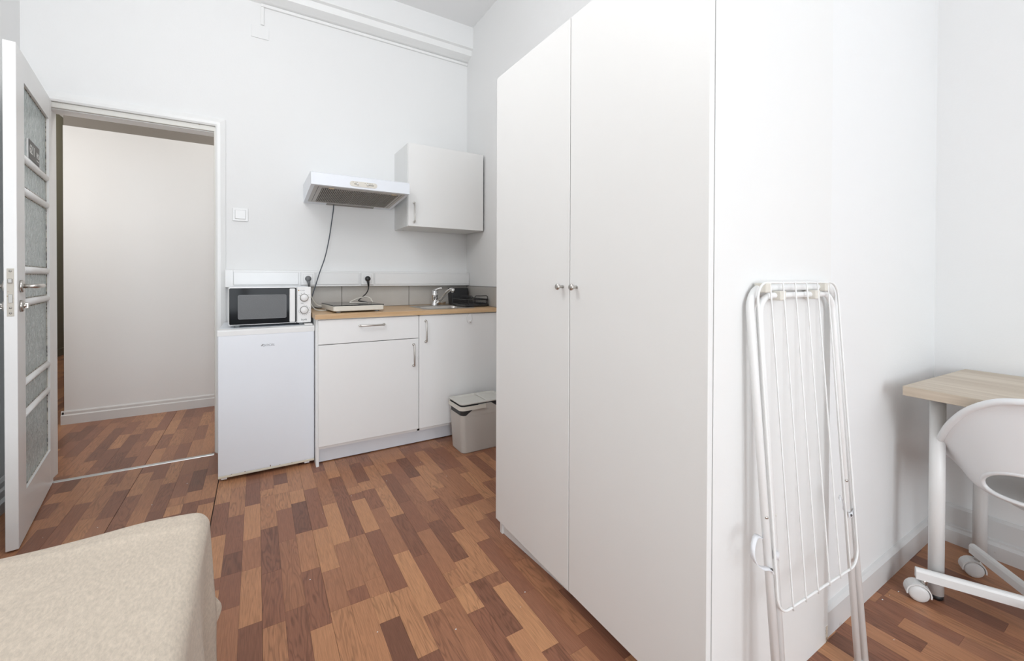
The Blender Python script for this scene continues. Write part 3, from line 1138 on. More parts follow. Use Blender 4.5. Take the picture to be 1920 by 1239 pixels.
# sink
s = thing('sink', 'square stainless steel sink sunk into the oak worktop', 'sink', ((SX0 + SX1) / 2, (SY0 + SY1) / 2, WZ))
bm = bmesh.new()
R1 = rrect(SX0, SY0, SX1, SY1, 0.05, 8)
loops = []
for (inx, iny0, iny1, r, z) in ((0.0, 0.0, 0.0, 0.05, WZ + 0.0006), (0.004, 0.004, 0.004, 0.048, WZ + 0.0032), (0.030, 0.030, 0.088, 0.05, WZ + 0.0028),
                                (0.036, 0.036, 0.094, 0.048, WZ - 0.006), (0.050, 0.050, 0.108, 0.05, WZ - 0.150), (0.080, 0.080, 0.135, 0.04, WZ - 0.160)):
    pts = rrect(SX0 + inx, SY0 + iny0, SX1 - inx, SY1 - iny1, r, 8)
    loops.append([bm.verts.new((p[0], p[1], z)) for p in pts])
for a, b in zip(loops, loops[1:]):
    n = len(a)
    for k in range(n):
        f = bm.faces.new((a[k], a[(k + 1) % n], b[(k + 1) % n], b[k]))
        f.smooth = True
bm.faces.new(loops[-1])
obj('basin', bm, STEEL, s)
obj('drain', lathe([(0.0, 0.002), (0.030, 0.003), (0.038, 0.001), (0.038, 0.0)], ((SX0 + SX1) / 2, 2.97, WZ - 0.160), (0, 0, 1), 24), CHROME, s)
bm = bmesh.new()
for i in range(6):      # overflow slots in the basin's back wall
    x = 1.165 + i * 0.008
    add_box(bm, (x, 3.112, WZ - 0.032), (x + 0.004, 3.1155, WZ - 0.024))
obj('overflow_slots', bm, HOLE, s)

# mixer tap
t = thing('mixer_tap', 'chrome single-lever mixer tap on the back ledge of the sink', 'tap', (1.205, 3.165, WZ))
tx, ty = 1.205, 3.165
obj('tap_body', lathe([(0.0, 0.003), (0.027, 0.003), (0.027, 0.008), (0.0225, 0.012), (0.0225, 0.078), (0.0255, 0.080), (0.0255, 0.088), (0.0235, 0.090), (0.0245, 0.108), (0.021, 0.120), (0.010, 0.126), (0.0, 0.127)], (tx, ty, WZ), (0, 0, 1), 28), CHROME, t)
sp = spline([(tx + 0.006, ty - 0.012, WZ + 0.022), (tx + 0.030, ty - 0.070, WZ + 0.062), (tx + 0.050, ty - 0.126, WZ + 0.108), (tx + 0.064, ty - 0.162, WZ + 0.130), (tx + 0.072, ty - 0.184, WZ + 0.133)], 6)
spo = obj('spout', tube(sp, [0.0135] * 6 + [0.0125] * (len(sp) - 6), 14), CHROME, t)
obj('aerator', cyl((tx + 0.074, ty - 0.188, WZ + 0.108), (tx + 0.074, ty - 0.188, WZ + 0.140), 0.0125, 20), CHROME, spo)
bm = bmesh.new()
lv = spline([(tx, ty, WZ + 0.118), (tx + 0.012, ty - 0.010, WZ + 0.128), (tx + 0.030, ty - 0.022, WZ + 0.137), (tx + 0.048, ty - 0.036, WZ + 0.139)], 6)
add_tube(bm, lv, [0.013 - 0.0075 * i / (len(lv) - 1) for i in range(len(lv))], 12)
obj('lever', bm, CHROME, t)

# sink strainer behind the sink
tag(obj('sink_strainer', lathe([(0.0, 0.002), (0.022, 0.002), (0.026, 0.006), (0.031, 0.022), (0.035, 0.024), (0.0345, 0.021), (0.030, 0.010), (0.028, 0.0), (0.0, 0.0)], (1.300, 3.255, WZ + 0.0004), (0, 0, 1), 30), STEEL),
    'small round steel strainer dish standing on the worktop behind the sink', 'strainer')

# dish rack: tray, wire basket, handle, plate loops
dr = thing('dish_rack', 'black wire dish rack on a dark drip tray in the worktop corner', 'dish rack', (1.440, 3.02, WZ))
tx0, tx1, ty0, ty1 = 1.345, 1.540, 2.865, 3.165
bm = bmesh.new()
tz = WZ + 0.0036
lp_ = []
for ins, z, r in ((0.006, tz, 0.03), (0.0, tz + 0.008, 0.035), (0.0, tz + 0.016, 0.035), (0.004, tz + 0.016, 0.032), (0.010, tz + 0.006, 0.03)):
    lp_.append([bm.verts.new((p[0], p[1], z)) for p in rrect(tx0 + ins, ty0 + ins, tx1 - ins, ty1 - ins, r, 6)])
for a, b in zip(lp_, lp_[1:]):
    n = len(a)
    for k in range(n):
        bm.faces.new((a[k], a[(k + 1) % n], b[(k + 1) % n], b[k]))
bm.faces.new(list(reversed(lp_[0])))
bm.faces.new(lp_[-1])
obj('drip_tray', bm, GREYP, dr)
bm = bmesh.new()
zr = WZ + 0.056
rim = [(p[0], p[1], zr) for p in rrect(tx0 + 0.004, ty0 + 0.004, tx1 - 0.004, ty1 - 0.004, 0.03, 5)]
add_tube(bm, rim, 0.0036, 8, True)
low = [(p[0], p[1], WZ + 0.026) for p in rrect(tx0 + 0.018, ty0 + 0.018, tx1 - 0.018, ty1 - 0.018, 0.02, 5)]
add_tube(bm, low, 0.0024, 8, True)
obj('basket_rim', bm, RACKB, dr)
bm = bmesh.new()
for i in range(15):
    y = ty0 + 0.034 + i * (ty1 - ty0 - 0.068) / 14
    add_tube(bm, [(tx0 + 0.005, y, zr), (tx0 + 0.018, y, WZ + 0.027), (tx1 - 0.018, y, WZ + 0.027), (tx1 - 0.005, y, zr)], 0.0016, 6)
tag(obj('basket_wires', bm, RACKB, dr), kind='stuff')
bm = bmesh.new()
for i in range(12):
    y = ty0 + 0.075 + i * 0.0165
    add_tube(bm, [(tx0 + 0.062, y, WZ + 0.027), (tx0 + 0.064, y, WZ + 0.076), (tx0 + 0.074, y, WZ + 0.083), (tx0 + 0.084, y, WZ + 0.076), (tx0 + 0.086, y, WZ + 0.027)], 0.0016, 6)
tag(obj('plate_loops', bm, RACKB, dr), kind='stuff')
bm = bmesh.new()
hx = tx1 - 0.008
add_tube(bm, [(tx0 + 0.07, ty0 + 0.008, WZ + 0.03), (tx0 + 0.07, ty0 + 0.008, WZ + 0.078), (tx0 + 0.078, ty0 + 0.008, WZ + 0.084), (hx - 0.020, ty0 + 0.008, WZ + 0.084), (hx - 0.010, ty0 + 0.008, WZ + 0.078), (hx - 0.008, ty0 + 0.008, WZ + 0.02)], 0.0034, 8)
obj('carry_handle', bm, RACKB, dr)
for lx, ly in ((tx0 + 0.02, ty0 + 0.02), (tx1 - 0.02, ty0 + 0.02), (tx0 + 0.02, ty1 - 0.02), (tx1 - 0.02, ty1 - 0.02)):
    obj('leg', cyl((lx, ly, tz + 0.007), (lx, ly, WZ + 0.055), 0.003, 8), RACKB, dr)

# utensil caddy behind the rack
uc = thing('utensil_caddy', 'dark grey upright utensil caddy behind the dish rack', 'caddy', (1.448, 3.265, WZ))
bm = bmesh.new()
lp_ = []
for x0_, y0_, x1_, y1_, r, z in ((1.376, 3.222, 1.520, 3.302, 0.012, WZ + 0.0004), (1.370, 3.218, 1.526, 3.306, 0.014, WZ + 0.134), (1.374, 3.222, 1.522, 3.302, 0.012, WZ + 0.134), (1.380, 3.226, 1.516, 3.298, 0.010, WZ + 0.006)):
    lp_.append([bm.verts.new((p[0], p[1], z)) for p in rrect(x0_, y0_, x1_, y1_, r, 5)])
for a, b in zip(lp_, lp_[1:]):
    n = len(a)
    for k in range(n):
        bm.faces.new((a[k], a[(k + 1) % n], b[(k + 1) % n], b[k]))
bm.faces.new(list(reversed(lp_[0])))
bm.faces.new(lp_[-1])
obj('caddy_body', bm, GREYP, uc)
obj('divider', box((1.447, 3.224, WZ + 0.005), (1.450, 3.300, WZ + 0.128)), GREYP, uc)

# adhesive hook on the sink door
hk = thing('adhesive_hook', 'white oval adhesive hook on the right cabinet door', 'hook', (1.300, KF, 0.82))
pts = [(1.300 + 0.019 * math.cos(a), 0.848 + 0.034 * math.sin(a)) for a in [2 * PI * i / 28 for i in range(28)]]
bm = prism_y(pts, KF - 0.0085, KF - 0.0004)
obj('hook_plate', bm, PLAS, hk)
obj('hook_peg', tube(spline([(1.302, KF - 0.005, 0.836), (1.302, KF - 0.014, 0.826), (1.302, KF - 0.020, 0.828), (1.302, KF - 0.020, 0.838)], 5), 0.006, 10), PLAS, hk)

# portable hob
hb = thing('portable_hob', 'white portable induction hob with black glass top on the worktop', 'hob', (0.548, 2.975, WZ), math.radians(4))
WORLD_LOC.pop('portable_hob')
bm = bmesh.new()
lp_ = []
for ins, z in ((0.018, 0.009), (0.004, 0.010), (0.0, 0.014), (0.0, 0.040), (0.002, 0.0425)):
    lp_.append([bm.verts.new((p[0], p[1], z)) for p in rrect(-0.158 + ins, -0.180 + ins, 0.158 - ins, 0.180 - ins, 0.014, 5)])
for a, b in zip(lp_, lp_[1:]):
    n = len(a)
    for k in range(n):
        bm.faces.new((a[k], a[(k + 1) % n], b[(k + 1) % n], b[k]))
bm.faces.new(list(reversed(lp_[0])))
bm.faces.new(lp_[-1])
obj('hob_body', bm, CREAM, hb, False)
obj('glass_top', box((-0.1575, -0.1795, 0.0425), (0.1575, 0.1795, 0.0475), 0.0015, 1), BLKGL, hb, False)
for fx in (-0.12, 0.12):
    for fy in (-0.14, 0.14):
        obj('foot', cyl((fx, fy, 0.0), (fx, fy, 0.011), 0.014, 16), plain('grey_rubber', (0.35, 0.36, 0.36), 0.7), hb, False)
obj('hob_cord', tube(spline([(-0.10, 0.181, 0.025), (-0.120, 0.200, 0.024), (-0.175, 0.215, 0.030), (-0.210, 0.200, 0.075), (-0.226, 0.185, 0.105), (-0.238, 0.150, 0.098), (-0.236, 0.110, 0.050), (-0.215, 0.075, 0.012), (-0.185, 0.050, 0.004), (-0.150, 0.060, 0.004), (-0.10, 0.09, 0.0045)], 7), 0.0036, 10), CREAM, hb, False)
# slack white cable lying on the glass in a leaf-shaped loop
tag(obj('white_cable', tube(spline([(0.650, 2.985, 0.9695), (0.600, 2.965, 0.9695), (0.545, 2.945, 0.970), (0.530, 2.950, 0.976), (0.580, 2.985, 0.995), (0.625, 3.010, 1.004), (0.660, 3.015, 1.003), (0.680, 3.005, 0.990), (0.676, 2.995, 0.982), (0.684, 2.985, 0.976), (0.680, 2.975, 0.9695)], 7), 0.0032, 10), CREAM), 'cream cable looped loosely on top of the portable hob', 'cable')
# black plug and its cord
TY = 3.262          # face of the trunking

# ---------------------------------------------------------------- cable trunking, sockets, plugs
ct = thing('cable_trunking', 'wide white cable trunking running along the kitchen wall above the tiles', 'cable duct', (0.69, KY, 1.074))
obj('duct_body', box((-0.172, TY + 0.006, 1.0745), (RX - 0.003, KY - 0.0005, 1.1855), 0.003), PLAS, ct)
for xa, xb in ((-0.128, 0.246), (0.364, 0.650), (0.766, RX - 0.004)):
    obj('cover_shadow_gap', box((xa - 0.0022, TY + 0.0048, 1.0868), (xb + 0.0022, TY + 0.0064, 1.1742)), JOINT, ct)
    obj('duct_cover', box((xa, TY + 0.0015, 1.089), (xb, TY + 0.008, 1.172), 0.001, 1), PLAS, ct)
obj('end_cap', box((-0.175, TY + 0.003, 1.073), (-0.131, KY - 0.0004, 1.187), 0.002), PLAS, ct)


def socket(x, label):
    so = thing('wall_socket', label, 'socket', (x, TY, 1.13), group='wall sockets on the cable trunking')
    bm = bmesh.new()
    add_box(bm, (x - 0.044, TY - 0.008, 1.086), (x + 0.044, TY + 0.0055, 1.174), 0.003)
    obj('plate', bm, PLAS, so)
    obj('plate_shadow_gap', box((x - 0.0455, TY - 0.0012, 1.0845), (x + 0.0455, TY + 0.0044, 1.1755)), JOINT, so)
    obj('insert_shadow_gap', box((x - 0.0312, TY - 0.0086, 1.0988), (x + 0.0312, TY - 0.0078, 1.1612)), JOINT, so)
    obj('insert', box((x - 0.030, TY - 0.0100, 1.100), (x + 0.030, TY - 0.007, 1.160), 0.0012, 1), PLAS, so)
    return so


socket(0.306, 'white wall socket on the trunking holding the grey plug above the microwave')
socket(0.708, 'white wall socket on the trunking holding the black plug above the hob')


def plug(x, mat, label, lean):
    p = thing('power_plug', label, 'plug', (x, TY - 0.01, 1.13), group='power plugs in the trunking sockets')
    bm = bmesh.new()
    add_lathe(bm, [(0.0, 0.0), (0.0195, 0.0), (0.0195, 0.012), (0.017, 0.026), (0.010, 0.030), (0.0, 0.030)], (x, TY - 0.0102, 1.130), (0, -1, 0), 28)
    obj('plug_body', bm, mat, p)
    obj('strain_relief', tube([(x, TY - 0.026, 1.120), (x + lean, TY - 0.028, 1.100), (x + lean * 2, TY - 0.029, 1.074)], [0.011, 0.0085, 0.0058], 12), mat, p)
    return p


p1 = plug(0.306, PLUGG, 'grey round power plug in the left wall socket', 0.003)
obj('cord', tube(spline([(0.312, TY - 0.029, 1.076), (0.314, TY - 0.030, 1.040), (0.316, TY - 0.025, 0.990), (0.330, TY - 0.02, 0.945), (0.36, TY - 0.01, 0.9235), (0.44, TY + 0.0, 0.9225), (0.56, TY - 0.01, 0.9225)], 7), 0.0036, 10), BLACK, p1)
p2 = plug(0.708, BLACK, 'black power plug in the right wall socket above the hob', 0.002)
obj('cord', tube(spline([(0.712, TY - 0.029, 1.076), (0.708, TY - 0.035, 1.052), (0.690, TY - 0.060, 1.025), (0.655, TY - 0.11, 1.003), (0.620, TY - 0.17, 0.986), (0.604, TY - 0.21, 0.979), (0.624, TY - 0.235, 0.974), (0.655, TY - 0.24, 0.9705)], 7), 0.0040, 10), BLACK, p2)

# ---------------------------------------------------------------- wall cabinet
UX0, UX1, UF, UZ0, UZ1 = 0.930, 1.541, 2.982, 1.512, 2.113
uc = thing('wall_cabinet', 'white wall cabinet with one door and a steel bow handle', 'cabinet', ((UX0 + UX1) / 2, 3.15, UZ0))
bm = bmesh.new()
y0 = UF + 0.0195
add_box(bm, (UX0, y0, UZ0), (UX0 + 0.016, KY - 0.001, UZ1 - 0.002))
add_box(bm, (UX1 - 0.016, y0, UZ0), (UX1, KY - 0.001, UZ1 - 0.002))
add_box(bm, (UX0 + 0.016, y0, UZ0 + 0.001), (UX1 - 0.016, KY - 0.001, UZ0 + 0.017))
add_box(bm, (UX0 + 0.016, y0, UZ1 - 0.018), (UX1 - 0.016, KY - 0.001, UZ1 - 0.002))
add_box(bm, (UX0 + 0.016, KY - 0.008, UZ0 + 0.017), (UX1 - 0.016, KY - 0.003, UZ1 - 0.018))
obj('body', bm, MELG, uc)
d = obj('door', box((UX0 + 0.003, UF, UZ0 + 0.001), (UX1 - 0.002, UF + 0.018, UZ1), 0.0012, 1), MELA, uc)
bow_handle(d, (0.975, UF, 1.612), (0, 0, 1), 0.138)
for x, y in ((0.985, 3.02), (1.49, 3.02), (0.985, 3.28), (1.49, 3.28)):
    obj('screw_cap', lathe([(0.0, -0.0012), (0.006, -0.0012), (0.007, 0.0)], (x, y, UZ0 + 0.001), (0, 0, 1), 12), CREAM, uc)

# ---------------------------------------------------------------- extractor hood
HX0, HX1 = 0.283, 0.893
hd = thing('cooker_hood', 'slim white cooker hood with ribbed grey filter above the worktop', 'cooker hood', (0.588, 3.1, 1.668))
prof = [(2.825, 1.709), (2.825, 1.781), (2.866, 1.795), (KY - 0.001, 1.797), (KY - 0.001, 1.668)]
obj('hood_shell', prism_x(prof, HX0, HX1), ENAM, hd)
tilt = (1.709 - 1.668) / (KY - 2.825)


def hz(y):
    return 1.709 - (y - 2.825) * tilt


def hood_plate(x0, y0, x1, y1, t0, t1):
    bm = bmesh.new()
    add_prism(bm, [(x0, y0), (x1, y0), (x1, y1), (x0, y1)], lambda p: (p[0], p[1], hz(p[1]) - t0), lambda p: (p[0], p[1], hz(p[1]) - t1))
    return bm


obj('filter_frame', hood_plate(HX0 + 0.022, 2.845, HX1 - 0.022, 3.265, 0.0002, 0.0016), plain('hood_underside_grey', (0.60, 0.585, 0.56), 0.5, var=0.02), hd)
ff = obj('filter', hood_plate(0.352, 2.885, 0.832, 3.235, 0.0014, 0.0022), HOLE, hd)
bm = bmesh.new()
ns = 44
for i in range(ns):
    x = 0.354 + 0.476 * i / ns
    add_prism(bm, [(x, 2.886), (x + 0.0062, 2.886), (x + 0.0062, 3.234), (x, 3.234)], lambda p: (p[0], p[1], hz(p[1]) - 0.0020), lambda p: (p[0], p[1], hz(p[1]) - 0.0062))
tag(obj('filter_ribs', bm, FILT, ff), kind='stuff')
obj('exhaust_slot', hood_plate(0.43, 3.275, 0.76, 3.312, 0.0002, 0.004), FILT, hd)
for x in (0.405, 0.80):
    obj('catch', hood_plate(x - 0.016, 2.868, x + 0.016, 2.880, 0.0015, 0.006), plain('tan_plastic', (0.62, 0.50, 0.34), 0.5), hd)
for x in (HX0 + 0.045, HX1 - 0.045):
    obj('panel_joint', hood_plate(x - 0.0012, 2.86, x + 0.0012, 3.25, 0.001, 0.0024), GREYP, hd)
pts = rrect(0.506, 1.7215, 0.676, 1.7545, 0.0164, 8)
cp = obj('control_panel', prism_y(pts, 2.8225, 2.8252), CREAM, hd)
for xa, xb in ((0.532, 0.560), (0.608, 0.655)):
    obj('slider_slot', prism_y(rrect(xa, 1.733, xb, 1.742, 0.004, 4), 2.8218, 2.8228), plain('slot_shadow_plastic', (0.42, 0.40, 0.36), 0.6), cp)
for x in (0.553, 0.615):
    obj('slider_knob', lathe([(0.0, 0.009), (0.0035, 0.009), (0.0055, 0.006), (0.006, 0.0)], (x, 2.8222, 1.7365), (0, -1, 0), 16), PLAS, cp)
bm = bmesh.new()
for x in (0.524, 0.541, 0.549, 0.598, 0.612, 0.622, 0.632, 0.642):
    add_box(bm, (x, 2.8220, 1.7465), (x + 0.004, 2.8226, 1.7495))
tag(obj('control_marks', bm, SILV, cp), kind='stuff')
obj('cord', tube(spline([(0.478, 3.285, 1.669), (0.476, 3.288, 1.630), (0.466, 3.292, 1.55), (0.452, 3.288, 1.45), (0.432, 3.270, 1.35), (0.410, 3.250, 1.265), (0.380, 3.232, 1.18), (0.350, 3.225, 1.08), (0.327, 3.222, 1.00), (0.315, 3.225, 0.94), (0.312, 3.235, 0.923)], 6), 0.0036, 10), plain('slate_grey_cord', (0.07, 0.085, 0.105), 0.5), hd)

# ---------------------------------------------------------------- fridge
fx0, fx1, fy = -0.186, 0.2995, 2.824
fr = thing('mini_fridge', 'small white under-counter fridge with a rusty bottom edge carrying the microwave', 'fridge', ((fx0 + fx1) / 2, 3.06, 0))
obj('cabinet_body', box((fx0 + 0.004, fy + 0.050, 0.022), (fx1 - 0.004, KY - 0.045, 0.822), 0.004), ENAM, fr)
obj('top_panel', box((fx0 + 0.002, fy + 0.045, 0.822), (fx1 - 0.002, KY - 0.045, 0.847), 0.004), ENAM, fr)
d = obj('door', box((fx0, fy, 0.030), (fx1, fy + 0.046, 0.813), 0.005), ENAM, fr)
prof = [(fy - 0.001, 0.811), (fy - 0.001, 0.835), (fy + 0.006, 0.843), (fy + 0.020, 0.846), (fy + 0.046, 0.846), (fy + 0.046, 0.811)]
obj('door_grip', prism_x(prof, fx0 - 0.001, fx1 + 0.001), PLAS, d)
obj('door_bottom_trim', box((fx0, fy - 0.0008, 0.019), (fx1, fy + 0.046, 0.031), 0.002), worn_paint('rusty_cream_trim', (225, 218, 200), (150, 95, 50), 0.64, 26, 0.45), d)
obj('hinge_cap', box((fx1 - 0.052, fy + 0.012, 0.846), (fx1 - 0.006, fy + 0.075, 0.856), 0.004), PLAS, fr)
bm = bmesh.new()
rnd = random.Random(3)
for xx, zz, sx, sz in ((0.064, 0.038, 0.004, 0.009), (-0.062, 0.034, 0.006, 0.003), (0.112, 0.034, 0.005, 0.002), (0.175, 0.033, 0.006, 0.002), (-0.125, 0.033, 0.004, 0.002)):
    add_box(bm, (xx, fy - 0.0009, zz - sz / 2), (xx + sx, fy + 0.002, zz + sz / 2), 0.0006, 1)
tag(obj('rust_spots', bm, RUST, d), kind='stuff')
for x in (fx0 + 0.035, fx1 - 0.03):
    for y in (fy + 0.075, KY - 0.09):
        obj('foot', cyl((x, y, 0.0), (x, y, 0.024), 0.015, 16), PLAS, fr)
for x in (fx0 + 0.024, fx1 - 0.045):
    obj('hinge_bracket', box((x - 0.010, fy + 0.004, 0.009), (x + 0.018, fy + 0.05, 0.019), 0.002), PLAS, fr)
bm = bmesh.new()
for i in range(2):      # slanted bars before the lettering
    x = 0.020 + i * 0.0055
    add_prism(bm, [(x, 0.7405), (x + 0.0035, 0.7405), (x + 0.0085, 0.7520), (x + 0.005, 0.7520)], lambda p: (p[0], fy - 0.0008, p[1]), lambda p: (p[0], fy + 0.001, p[1]))
obj('logo_bars', bm, SILV, d)
lettering('lettering', 'JOCEL', 0.0158, (0.0335, fy - 0.0006, 0.7405), (1, 0, 0), (0, 0, 1), SILV, d, 0.0004, squash=1.28, shear=0.25)

# ---------------------------------------------------------------- microwave
mx0, mx1, my, mz0, mz1 = -0.139, 0.288, 2.880, 0.861, 1.081
mw = thing('microwave', 'small white microwave oven with black glass door on top of the fridge', 'microwave', ((mx0 + mx1) / 2, 3.05, 0.847))
obj('casing', box((mx0 + 0.002, my + 0.020, mz0 + 0.002), (mx1 - 0.002, KY - 0.065, mz1 - 0.001), 0.004), ENAM, mw)
md = obj('door', box((mx0, my, mz0), (0.2085, my + 0.021, mz1), 0.005), PLAS, mw)
bm = prism_y(rrect(mx0 + 0.004, mz0 + 0.005, 0.2060, mz1 - 0.0055, 0.007, 5), my - 0.0022, my + 0.001)
obj('door_glass', bm, BLKGL, md)
wd = obj('door_window', prism_y(rrect(-0.0930, 0.896, 0.1520, 1.0355, 0.008, 5), my - 0.0029, my - 0.0015), MWIN, md)
bm = bmesh.new()
add_tube(bm, [(p[0], my - 0.0030, p[1]) for p in rrect(-0.0925, 0.8965, 0.1515, 1.035, 0.008, 5)], 0.0011, 6, True)
obj('window_border', bm, plain('pale_grey_print', (0.30, 0.31, 0.32), 0.3), wd)
obj('door_handle', box((0.168, my - 0.020, 0.868), (0.199, my - 0.002, 1.072), 0.005), PLAS, md)
cp = obj('control_panel', box((0.2095, my - 0.003, mz0), (mx1, my + 0.021, mz1), 0.005), PLAS, mw)
for zc in (1.014, 0.938):
    obj('dial', lathe([(0.0, 0.017), (0.017, 0.017), (0.0205, 0.014), (0.0225, 0.0), (0.0, 0.0)], (0.249, my - 0.003, zc), (0, -1, 0), 32), PLAS, cp)
    obj('dial_gap', lathe([(0.0, 0.0012), (0.0245, 0.0012), (0.0245, 0.0), (0.0, 0.0)], (0.249, my - 0.003, zc), (0, -1, 0), 32), plain('dial_gap_plastic', (0.22, 0.20, 0.18), 0.6), cp)
bm = bmesh.new()
for i in range(14):
    a = math.radians(200 - i * 23 + 70) if False else math.radians(-170 + i * 20)
    px, pz = 0.249 + 0.0315 * math.cos(a), 0.938 + 0.030 * math.sin(a)
    add_box(bm, (px - 0.0016, my - 0.0035, pz - 0.0014), (px + 0.0016, my - 0.0028, pz + 0.0014))
for a in (150, 120, 88, 35, 5):
    a = math.radians(a)
    px, pz = 0.249 + 0.0315 * math.cos(a), 1.014 + 0.030 * math.sin(a)
    add_box(bm, (px - 0.0016, my - 0.0035, pz - 0.0016), (px + 0.0016, my - 0.0028, pz + 0.0016))
tag(obj('dial_marks', bm, SILV, cp), kind='stuff')
lettering('lettering', 'POWER', 0.0075, (0.226, my - 0.0033, 1.056), (1, 0, 0), (0, 0, 1), SILV, cp, 0.0003)
lettering('lettering', 'TIME', 0.0075, (0.229, my - 0.0033, 0.977), (1, 0, 0), (0, 0, 1), SILV, cp, 0.0003)
obj('power_mark', box((0.216, my - 0.0034, 1.056), (0.222, my - 0.0028, 1.062)), AMBER, cp)
lettering('lettering', 'kunft', 0.0165, (0.232, my - 0.0033, 0.8745), (1, 0, 0), (0, 0, 1), INK, cp, 0.0004, squash=0.95)
for x in (mx0 + 0.04, mx1 - 0.05):
    for y in (my + 0.045, KY - 0.10):
        obj('foot', cyl((x, y, 0.8472), (x, y, mz0 + 0.003), 0.014, 14), plain('grey_rubber', (0.35, 0.36, 0.36), 0.7), mw)

# ---------------------------------------------------------------- light switch, painted box and thin ducts
ls = thing('light_switch', 'white square light switch on the wall beside the doorway', 'switch', (-0.0925, KY, 1.51))
obj('plate', box((-0.136, KY - 0.009, 1.510), (-0.049, KY - 0.0003, 1.596), 0.003), PLAS, ls)
obj('surround', box((-0.123, KY - 0.0105, 1.523), (-0.062, KY - 0.008, 1.584), 0.001, 1), plain('switch_joint_grey', (0.62, 0.62, 0.62), 0.5), ls)
obj('rocker', box((-0.1212, KY - 0.0135, 1.5248), (-0.0638, KY - 0.009, 1.5822), 0.002), PLAS, ls)
jb = thing('junction_box_cover', 'flat painted-over square box cover high on the wall below the moulding', 'box cover', (0.02, KY, 2.75))
obj('cover', box((-0.030, KY - 0.006, 2.750), (0.072, KY - 0.0003, 2.832), 0.0015, 1), WALL, jb)
cd = thing('cable_duct', 'thin white cable duct under the moulding with a short drop to the box cover', 'cable duct', (0.8, KY, 2.96))
obj('duct_run', box((0.028, KY - 0.016, 2.9635), (RX - 0.001, KY - 0.0003, 2.9825), 0.001, 1), TRIM, cd)
obj('duct_drop', box((0.0245, KY - 0.012, 2.842), (0.0435, KY - 0.0003, 2.9630), 0.001, 1), TRIM, cd)

# ---------------------------------------------------------------- waste bin
bn = thing('waste_bin', 'grey-beige plastic waste bin with a two-part lid in front of the cabinet', 'bin', (1.29, 2.56, 0))
bx0, bx1, by0, by1 = 1.112, 1.462, 2.452, 2.672


def bin_loop(bm, ins, z, r=0.03):
    return [bm.verts.new((p[0], p[1], z)) for p in rrect(bx0 + ins, by0 + ins, bx1 - ins, by1 - ins, r, 6)]


bm = bmesh.new()
L = [bin_loop(bm, i_, z_) for i_, z_ in ((0.022, 0.001), (0.019, 0.006), (0.008, 0.225), (0.007, 0.250), (0.010, 0.250), (0.022, 0.012))]
for a, b in zip(L, L[1:]):
    n = len(a)
    for k in range(n):
        f = bm.faces.new((a[k], a[(k + 1) % n], b[(k + 1) % n], b[k]))
bm.faces.new(list(reversed(L[0])))
bm.faces.new(L[-1])
obj('bin_body', bm, BINP, bn)
bm = bmesh.new()
L = [bin_loop(bm, 0.0105, 0.249), bin_loop(bm, 0.009, 0.300), bin_loop(bm, 0.013, 0.300), bin_loop(bm, 0.0145, 0.249)]
for a, b in zip(L, L[1:] + L[:1]):
    n = len(a)
    for k in range(n):
        bm.faces.new((a[k], a[(k + 1) % n], b[(k + 1) % n], b[k]))
obj('inner_collar', bm, GREYP, bn)
# outer skirt: full height along the long sides, scooped away at the two ends to show the dark collar
bm = bmesh.new()
P0 = rrect(bx0 + 0.0062, by0 + 0.0062, bx1 - 0.0062, by1 - 0.0062, 0.03, 6)
P = []
for i, p in enumerate(P0):
    q = P0[(i + 1) % len(P0)]
    for k in range(24 if abs(q[0] - p[0]) > 0.1 else 1):
        m_ = 24 if abs(q[0] - p[0]) > 0.1 else 1
        P.append((p[0] + (q[0] - p[0]) * k / m_, p[1] + (q[1] - p[1]) * k / m_))
n = len(P)
lo_, hi_ = [], []
for p in P:
    t_ = min(1.0, max(0.0, (min(p[0] - bx0, bx1 - p[0]) - 0.035) / 0.095))
    z = 0.250 + 0.064 * t_
    lo_.append(bm.verts.new((p[0], p[1], 0.244)))
    hi_.append(bm.verts.new((p[0], p[1], z)))
for k in range(n):
    bm.faces.new((lo_[k], lo_[(k + 1) % n], hi_[(k + 1) % n], hi_[k]))
obj('bin_skirt', bm, BINP, bn)
# swing handle, a flat band round the near end
bm = bmesh.new()
R = rrect(bx0 - 0.004, by0 - 0.004, bx1 + 0.004, by1 + 0.004, 0.034, 8)
R2 = rrect(bx0 + 0.002, by0 + 0.002, bx1 - 0.002, by1 - 0.002, 0.030, 8)
sel = [i for i, p in enumerate(R) if p[0] < bx0 + 0.05]
sel = sorted(sel, key=lambda i: i)
path = [R[i] for i in sel]
inner = [R2[i] for i in sel]
path = [(bx0 + 0.178, by1 + 0.004)] + path + [(bx0 + 0.178, by0 - 0.004)]
inner = [(bx0 + 0.178, by1 - 0.002)] + inner + [(bx0 + 0.178, by0 + 0.002)]
secs = []
for p, q in zip(path, inner):
    secs.append([bm.verts.new((p[0], p[1], 0.286)), bm.verts.new((p[0], p[1], 0.311)), bm.verts.new((q[0], q[1], 0.311)), bm.verts.new((q[0], q[1], 0.286))])
for a, b in zip(secs, secs[1:]):
    for k in range(4):
        bm.faces.new((a[k], a[(k + 1) % 4], b[(k + 1) % 4], b[k]))
bm.faces.new(list(reversed(secs[0])))
bm.faces.new(secs[-1])
obj('carry_handle', bm, CREAM, bn)
obj('lid_gap', prism_z(rrect(bx0 + 0.007, by0 + 0.007, bx1 - 0.007, by1 - 0.007, 0.028, 6), 0.298, 0.3205), BLACK, bn)
bm = bmesh.new()
LP = [(0.004, 0.3205), (0.002, 0.322), (0.002, 0.3275), (0.007, 0.3290), (0.018, 0.3290), (0.028, 0.3225)]
L = [bin_loop(bm, i_, z_, max(0.012, 0.032 - i_)) for i_, z_ in LP]
